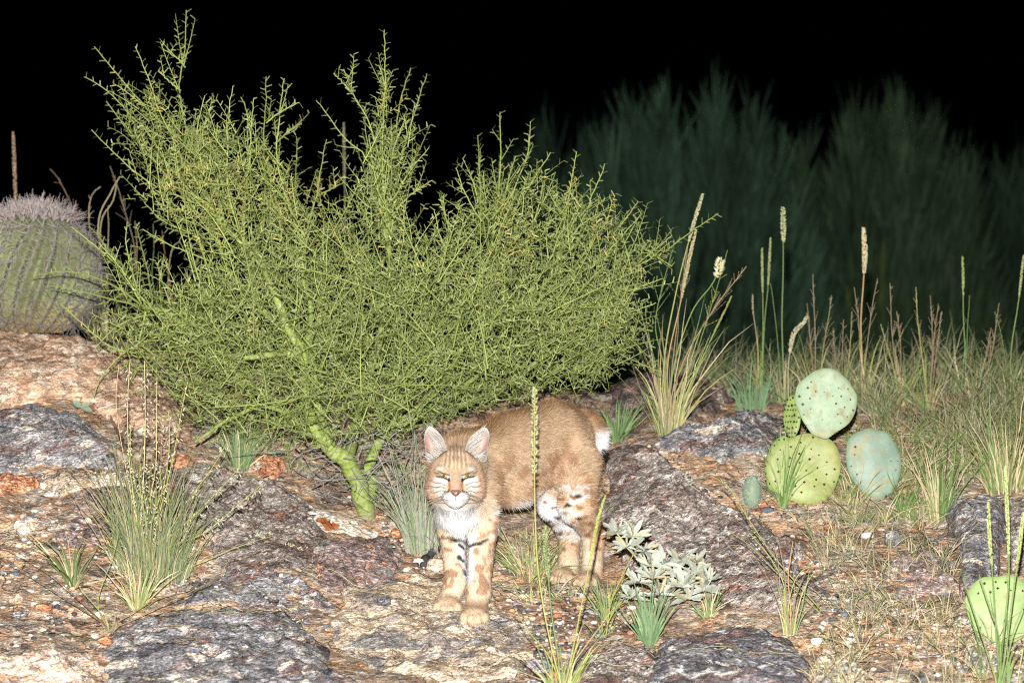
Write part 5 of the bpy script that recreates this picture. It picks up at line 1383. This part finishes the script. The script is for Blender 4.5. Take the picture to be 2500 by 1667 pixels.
# left side, against the dark behind the barrel cactus
stalk_clump("grass_stalk", "thin stalk with a narrow tan plume behind the barrel cactus at the left edge", (36, 790), [([(34,600),(36,460),(33,325)], .2, 2.0, 'spike', STRAW, dict(f=.36, d=1.1, l=.016, w=.006, c=lin(176,146,112), t=.3))], 141)
stalk_clump("grass_stalk", "brown grass stalk leaning left over the barrel cactus crown", (215, 790), [([(190,560),(150,450),(122,412)], .2, 1.8, 'open', lin(150,120,90), dict(f=.4, n=12, l=.06, c=lin(160,130,100)))], 142, group="brown seeded grasses")
stalk_clump("grass_clump", "dry pale arching grass between the barrel cactus and the shrub", (262, 800), [([(240,560),(270,470),(292,430)], .1, 2.4, 'none', STRAW), ([(245,560),(275,490),(285,440)], .1, 2.2, 'none', STRAW), ([(220,560),(222,480),(245,455)], .1, 1.8, 'open', STRAW, dict(f=.3, n=6, l=.03, c=STRAW)), ([(330,650),(300,500),(268,405)], .1, 1.8, 'open', REDB, dict(f=.35, n=10, l=.05)), ([(265,560),(262,520),(265,500)], .1, 1.5, 'none', STRAW)], 143, dict(n=50, h=260, sp=.4, w=4, c=[STRAW, GREEN, lin(130,110,80)], rb=.06))
stalk_clump("grass_clump", "tangle of dry brown grass seen in the gap under the shrub's left shoots", (430, 830), [([(420,720),(400,600),(395,560)], .1, 1.9, 'none', lin(170,130,80)), ([(410,720),(420,610),(440,590)], .1, 1.8, 'none', STRAW), ([(440,720),(480,640),(500,600)], .1, 1.6, 'open', STRAW, dict(f=.4, n=8, l=.05, c=STRAW)), ([(340,700),(335,600),(330,540)], .1, 2.0, 'none', REDB), ([(375,700),(375,600),(373,545)], .1, 1.8, 'none', GREEN)], 144, dict(n=120, h=200, sp=.5, w=3.8, c=[STRAW, lin(150,130,92), GREEN], rb=.12, dr=.7))
stalk_clump("grass_stalk", "grey tan plume showing behind the shrub's top between its two crowns", (842, 900), [([(842,700),(842,500),(840,300)], .2, 2.4, 'spike', lin(150,146,110), dict(f=.26, d=1.5, l=.010, w=.006, c=lin(160,152,122), t=.25))], 145)
# grey dry grass beside the bobcat's chest
tuft("grass_tuft", "grey dry grass tuft pressed between the trunk and the bobcat", 1030, 1345, 260, 300, .20, -.02, 3.2, [lin(150,160,130), lin(170,166,150), lin(128,150,100)], 150, droop=.45, rb=.05)
tuft("grass_tuft", "matted grey straw at the bobcat's left foot side under its chest", 1085, 1345, 120, 120, .8, 0, 3, [lin(190,184,170), lin(150,150,130)], 151, droop=.8, rb=.06)
tuft("grass_tuft", "fine green seeding grass behind the bobcat's belly", 1290, 1400, 150, 150, .7, -.1, 3.6, [lin(150,160,100), STRAW, GREEN], 152, droop=.7, rb=.06)

# brittle, felted grey plant
def felted_plant():
    rng = np.random.default_rng(31)
    b = G1(1620, 1480); D0 = b[1] + 9; s = D0 / FPX
    root = thing("felted_plant", b, "low plant with pale grey felted pointed leaves beside the hind paws", "plant")
    heads = [(1505,1300,-.02),(1545,1310,-.03),(1575,1345,-.05),(1620,1375,-.08),(1700,1372,-.02),(1730,1415,-.05),(1640,1400,-.06),(1590,1410,-.13),(1670,1425,-.13),(1530,1335,-.06),(1590,1380,-.10),(1660,1370,-.02),(1700,1400,-.03),(1650,1430,-.12),(1560,1420,-.08),(1610,1450,-.13),(1720,1440,-.06),(1680,1460,-.1),(1540,1460,-.05)]
    parts, stems = [], []
    for (hx, hy, dd) in heads:
        c = W(hx, hy, D0 + dd)
        stems.append(resample(np.array([b + rng.normal(0, .01, 3), (b + c) / 2 + np.array([0, 0, .02]), c]), 8))
        m = 15
        for k in range(m):
            az = k * 2.4 + rng.uniform(-.3, .3); el = rng.uniform(-.1, 1.1)
            d = unit(np.array([math.cos(az) * math.cos(el), math.sin(az) * math.cos(el) * .8 - .25, math.sin(el)]))
            L = rng.uniform(.026, .058); Wl = L * rng.uniform(.18, .30)
            sd = unit(np.cross(d, np.array([rng.normal(0, .4), -1.2, .8]))); nn = np.cross(sd, d)
            t = np.linspace(0, 1, 9); prof = np.sin(np.clip(t * .97 + .0, 0, 1) ** 1.25 * math.pi) ** .8 + np.where(t < .2, .12, 0)
            fold = rng.uniform(.1, .45); curl = rng.uniform(-.6, .35)
            V = []
            for q in (-1, -.5, 0, .5, 1):
                P = c + d * (L * t)[:, None] + sd * (q * .5 * Wl * prof)[:, None] + nn * (abs(q) * fold * .5 * Wl * prof + curl * L * t ** 2)[:, None]
                P += nn * (.0016 * np.sin(t * 17 + q * 3 + k))[:, None]
                V.append(P)
            V = np.stack(V, 1); idx = np.arange(45).reshape(9, 5)
            F = np.stack([idx[:-1, :-1], idx[:-1, 1:], idx[1:, 1:], idx[1:, :-1]], -1).reshape(-1, 4)
            cc = lin(180, 186, 170) * rng.uniform(.6, 1.02)
            if rng.uniform() < .2: cc = lin(196, 182, 142) * rng.uniform(.7, 1)
            parts.append((V.reshape(-1, 3), F, cc))
    mesh_obj("leaves", parts, col_mat("felted_leaf", .85, .1, .08, 200, trans=.08), root)
    mesh_obj("stems", [tubes(np.array(stems), np.linspace(.004, .0022, 8)[None].repeat(len(stems), 0), 6, lin(170, 168, 140))], m_grass, root)
felted_plant()

def leaf_blades(specs, col, mat, root, name="leaves"):
    parts = []
    for (c, d, L, Wl, nrm) in specs:
        d = unit(np.array(d, float)); nrm = np.array(nrm, float); sd = unit(np.cross(d, nrm)); nn = np.cross(sd, d)
        t = np.linspace(0, 1, 9); prof = np.sin(t ** .9 * math.pi) ** .8
        V = np.stack([np.asarray(c) + d * (L * t)[:, None] + sd * (q * .5 * Wl * prof)[:, None] + nn * (abs(q) * .15 * Wl * prof - .12 * L * t ** 2)[:, None] for q in (-1, 0, 1)], 1)
        idx = np.arange(27).reshape(9, 3)
        parts.append((V.reshape(-1, 3), np.stack([idx[:-1, :-1], idx[:-1, 1:], idx[1:, 1:], idx[1:, :-1]], -1).reshape(-1, 4), col))
    return mesh_obj(name, parts, mat, root)
def seedling():
    b = G1(200, 1030); root = thing("seedling", b, "tiny seedling with four broad grey green leaves on the dark dome boulder", "plant")
    c = b + np.array([0, -.02, .045]); 
    leaf_blades([(c, (-1, -.1, .9), .035, .02, (0, -1, .3)), (c, (-.4, -.2, .3), .03, .018, (0, -1, .6)), (c, (1, -.2, -.3), .04, .022, (0, -1, .8)), (c, (.7, 0, .3), .032, .018, (0, -1, .5))], lin(134, 150, 128), m_grass, root)
    mesh_obj("stem", [tubes(np.array([[b - [0, 0, .01], (b + c) / 2, c]]), np.full((1, 3), .0018), 5, lin(130,140,100))], m_grass, root)
seedling()
def curled_leaf():
    rng = np.random.default_rng(4)
    p = G1(800, 1298); p[2] = surf(p[0], p[1])
    t = np.linspace(0, 1, 14); q = np.linspace(-1, 1, 9)
    prof = (np.sin(np.clip(t, .02, .98) * math.pi) ** .7)[:, None] * (1 + .25 * np.sin(t * 16))[:, None]
    X = (t[:, None] - .5) * .062 + .006 * np.sin(q * 5 + t[:, None] * 7); Z = .014 + .013 * q * prof * (1 + .4 * np.sin(t * 23 + 1)[:, None]) + .007 * np.sin(t * 7)[:, None]; Y = -.016 * np.abs(q) * prof + .008 * np.sin(t * 9)[:, None]
    V = np.stack([X, Y - .004, Z - .25 * X], -1) + p
    idx = np.arange(14 * 9).reshape(14, 9)
    F = np.stack([idx[:-1, :-1], idx[:-1, 1:], idx[1:, 1:], idx[1:, :-1]], -1).reshape(-1, 4)
    tag(mesh_obj("dead_leaf", [(V.reshape(-1, 3), F, lin(168, 98, 48) * (1 + .5 * fbm(V.reshape(-1, 3) * 60, 2, 2))[:, None])], m_grass, origin=p), "curled orange dead leaf on the white quartz slab", "leaf")
curled_leaf()
def stick(label, pts, r, col, seed, name="stick"):
    rng = np.random.default_rng(seed)
    g = G([p[0] for p in pts], [p[1] for p in pts])
    P = resample(g, 16); P[:, 2] = [surf(a[0], a[1]) for a in P]; P[:, 2] += r * .6 + np.abs(rng.normal(0, .002, 16))
    R = r * (1 + .25 * rng.normal(0, 1, 16)); R[0] *= .5; R[-1] *= .4
    tag(mesh_obj(name, [tubes(P[None], R[None], 9, col * (1 + .2 * rng.normal(0, 1, (16, 1)))[None])], col_mat("stick_" + str(seed), .85, .1, .35, 120), origin=P[8]), label, "stick")
stick("charred grey stick on the soil behind the bobcat's front legs", [(1032,1395),(1046,1370),(1066,1345)], .012, lin(96, 92, 96), 1)
stick("flat pale weathered stick lying left of the oat grass", [(268,1132),(320,1128),(372,1122)], .012, lin(150, 138, 116), 2)
stick("thin brown twig standing diagonally left of the oat grass clump", [(270,1030),(290,1065),(308,1105)], .005, lin(140, 108, 84), 3)
stick("pale grey branch lying across the ground behind the bobcat's tail", [(1690,1030),(1730,1005),(1770,998)], .006, lin(150, 144, 128), 4)
stick("thin dark twig lying on gravel in front of the hind paws", [(1375,1465),(1410,1478),(1470,1474)], .0035, lin(110, 90, 74), 5)

# fallen oat seeds on the slabs
def fallen():
    rng = np.random.default_rng(8)
    for lab, pts in (("row of fallen pale oat seeds on the dark slab at centre left", [(685,1500),(704,1508),(718,1520),(732,1532),(742,1540)]), ("few fallen greenish seeds on the purple brown slab", [(612,1330),(626,1322),(645,1332),(655,1318)]), ("fallen seeds on the pale patch left of the dark red block", [(700,1345),(716,1350),(735,1352),(745,1350)])):
        g = G([p[0] for p in pts], [p[1] for p in pts]); g[:, 2] = [surf(a[0], a[1]) + .005 for a in g]
        n = 3; c = np.repeat(g, n, 0) + rng.normal(0, .005, (len(g) * n, 3)) * np.array([1, 1, .3])
        d = unit(rng.normal(0, .5, (len(c), 3)) + np.array([.8, 0, .5]))
        tag(mesh_obj("fallen_seeds", [octas(c, d, .016, .0045, PALE * rng.uniform(.7, 1.05, (len(c), 1))), tubes(resample(g + np.array([0, 0, .002]), 10)[None], np.full((1, 10), .0008), 3, STRAW)], m_seed, origin=g[0], smooth=False), lab, "seeds")
fallen()

# ground cover too mixed to count
def cover(name, poly, n, hpx, cols, seed, w=3.4, spread=.5, droop=.6, mh=.3, curl=0):
    rng = np.random.default_rng(seed)
    poly = np.array(poly, float); lo, hi = poly.min(0), poly.max(0)
    q = rng.uniform(lo, hi, (n * 4, 2)); q = q[in_poly(q[:, 0], q[:, 1], poly)]
    dn = vnoise(np.stack([q[:, 0] / 55, q[:, 1] / 40, 0 * q[:, 0] + seed], -1), seed); q = q[dn > rng.uniform(-1.0, .75, len(q))][:n]
    g = G(q[:, 0], q[:, 1]); parts = []
    for k in range(len(g)):
        s = (g[k, 1] + 9) / FPX
        g[k, 2] = surf(g[k, 0], g[k, 1])
        parts.append(blades(g[k], int(rng.integers(6, 13)), rng.uniform(.5, 1.1) * hpx * s, spread, rng.normal(0, .15), w * s, cols, rng, droop, .03, minh=mh))
    tag(mesh_obj(name, parts, m_grass), kind="stuff")
DRY = [STRAW, lin(176,160,112), lin(150,146,90), GREEN, PALE]
cover("back_grass", [(1560,900),(1620,860),(1800,880),(1880,870),(2100,880),(2500,900),(2560,1000),(2560,1130),(2300,1110),(2120,1010),(1920,990),(1800,985),(1700,930),(1580,920)], 560, 185, [lin(176,168,132), lin(150,146,104), lin(130,136,84), lin(108,122,66), lin(100,118,70)], 201, spread=.36, w=2.8)
cover("mid_grass", [(2080,1060),(2300,1060),(2520,1100),(2540,1200),(2320,1180),(2250,1300),(2080,1290),(1990,1250),(2080,1200)], 170, 130, [GREEN, STRAW, lin(140,140,80)], 202, spread=.6)
cover("ground_grass", [(1960,1260),(2250,1260),(2330,1420),(2400,1520),(2460,1660),(2300,1720),(2000,1700),(1980,1560),(2060,1440),(1960,1330)], 170, 110, [lin(150,144,104), STRAW, lin(120,128,80), lin(176,166,130)], 203, w=3.0, spread=.65)
cover("under_shrub_grass", [(460,1040),(700,1070),(1000,1080),(1040,1240),(900,1240),(800,1180),(640,1140),(540,1130)], 90, 70, [lin(150,160,130), STRAW, lin(120,150,90)], 204, spread=.7)
cover("scattered_grass", [(1240,1300),(1420,1330),(1400,1460),(1230,1470)], 36, 80, [lin(170,176,120), STRAW, GREEN], 205, spread=.8)
cover("crest_grass", [(330,830),(470,800),(620,830),(560,900),(400,880)], 60, 150, [STRAW, lin(140,130,96), lin(100,110,70)], 206, spread=.45)

def litter():
    rng = np.random.default_rng(55)
    n = 750; q = np.stack([rng.uniform(-20, 2520, n), rng.uniform(1130, 1680, n)], 1)
    dn = fbm(np.stack([q[:, 0] / 170, q[:, 1] / 90, 0 * q[:, 0]], -1), 3, 6) + np.where(q[:, 0] > 1900, .5, np.where(q[:, 0] > 1250, .15, -.1)); q = q[dn > rng.uniform(-.35, .75, n)]
    g = G(q[:, 0], q[:, 1]); P = []
    for k in range(len(g)):
        az = rng.uniform(0, 6.28); L = rng.uniform(.03, .14); t = np.linspace(-.5, .5, 6)
        x = g[k, 0] + np.cos(az) * L * t + rng.normal(0, .15) * L * t * t; y = g[k, 1] + np.sin(az) * L * .6 * t
        z = np.array([surf(x[i], y[i]) for i in range(6)]) + .003 + rng.uniform(0, .006) * (t + .5)
        P.append(np.stack([x, y, z], -1))
    P = np.array(P)
    pal = np.array([STRAW, PALE, lin(150,136,100), lin(120,104,76), lin(140,150,96)])
    tag(mesh_obj("litter", [tubes(P, rng.uniform(.0006, .0012, (len(P), 1)) * np.ones((1, 6)), 3, pal[rng.integers(0, 5, len(P))] * rng.uniform(.7, 1.1, (len(P), 1)))], m_grass), kind="stuff")
litter()

# ------------------------------------------------------------------ trees in the dark beyond the crest
m_far = col_mat("far_foliage", 1.0, .0, .3, 4)
def far_tree(label, px, top, halfw, D, seed, n, col=(92, 118, 84)):
    rng = np.random.default_rng(seed)
    s = D / FPX; x0 = (px - 1250) * s; z0 = float(gz(np.array(x0), np.array(D - 9.)))
    base = np.array([x0, D - 9, z0]); ztop = CAMZ - (top - 833) * s; H = ztop - z0; R = halfw * s
    root = thing("tree", base, label, "tree", "trees in the dark beyond the crest")
    lim = []
    for k in range(9):
        az = k * 2.4; e = base + np.array([math.cos(az) * R * .55, math.sin(az) * R * .4, H * rng.uniform(.5, .75)])
        lim.append(resample(np.array([base + [0, 0, -.1], base + (e - base) * .4 + np.array([0, 0, .15 * H]), e]), 10))
    mesh_obj("trunk", [tubes(np.array(lim), np.linspace(.09, .025, 10)[None].repeat(9, 0), 8, lin(90, 110, 60))], m_far, root)
    # plumes of upright twigs: several leaders, each a feathered column
    P, Wd, C = [], [], []
    nl = 60
    for k in range(nl):
        u = rng.uniform(-1, 1); v = rng.uniform(-1, 1)
        top_h = -.35 + H * (.55 + .45 * (1 - abs(u) ** 4) ** .8 * rng.uniform(.72, 1.0)); low = H * rng.uniform(.02, .45)
        cx, cy = u * R, v * R * .5
        m = n // nl
        t = rng.uniform(0, 1, m) ** .85
        zz = low + (top_h - low) * t
        rad = .17 * R * np.minimum(1, (1 - t) * 2.2 + .12)
        a = rng.uniform(0, 6.28, m); rr = rad * rng.uniform(0, 1, m) ** .5
        p0 = base + np.stack([cx * (1 + .10 * t) + np.cos(a) * rr, cy + np.sin(a) * rr, zz], -1)
        d = unit(np.stack([np.cos(a) * .12 + u * .22, np.sin(a) * .15, np.full(m, 1.)], -1) + rng.normal(0, .16, (m, 3)))
        L = rng.uniform(.25, .8, m) * (1.1 - .45 * t)
        q = np.linspace(0, 1, 4)
        P.append(p0[:, None] + d[:, None] * (L[:, None] * q)[..., None]); Wd.append(.018 * rng.uniform(.5, 1.4, m)[:, None] * np.array([.7, 1, .8, .2]))
        C.append(lin(*col) * rng.uniform(.5, 1.3, (m, 1)) * rng.uniform(.6, 1.3))
    P = np.concatenate(P); Wd = np.concatenate(Wd); C = np.concatenate(C)
    mesh_obj("crown", [ribbons(P, Wd, unit(np.cross(P[:, 3] - P[:, 0], rng.normal(0, .5, (len(P), 3)) + np.array([0, -1, 0]))), C)], m_far, root)
far_tree("broad feathery tree standing highest in the dark right of the shrub", 1690, 165, 300, 26, 301, 16000, (70, 100, 76))
far_tree("second feathery tree in the dark, above the cactus pads toward the right", 2130, 205, 290, 27, 302, 15000, (72, 98, 68))
far_tree("dim tree at the right edge lower than the two feathery ones", 2450, 330, 190, 30, 303, 9000, (60, 84, 62))
far_tree("dim tree in the dark directly behind the shrub's right shoots", 1370, 250, 200, 30, 304, 9000, (58, 84, 66))
far_tree("lower dim tree filling the gap between the two tall feathery trees", 1915, 300, 240, 28, 305, 12000, (60, 84, 60))
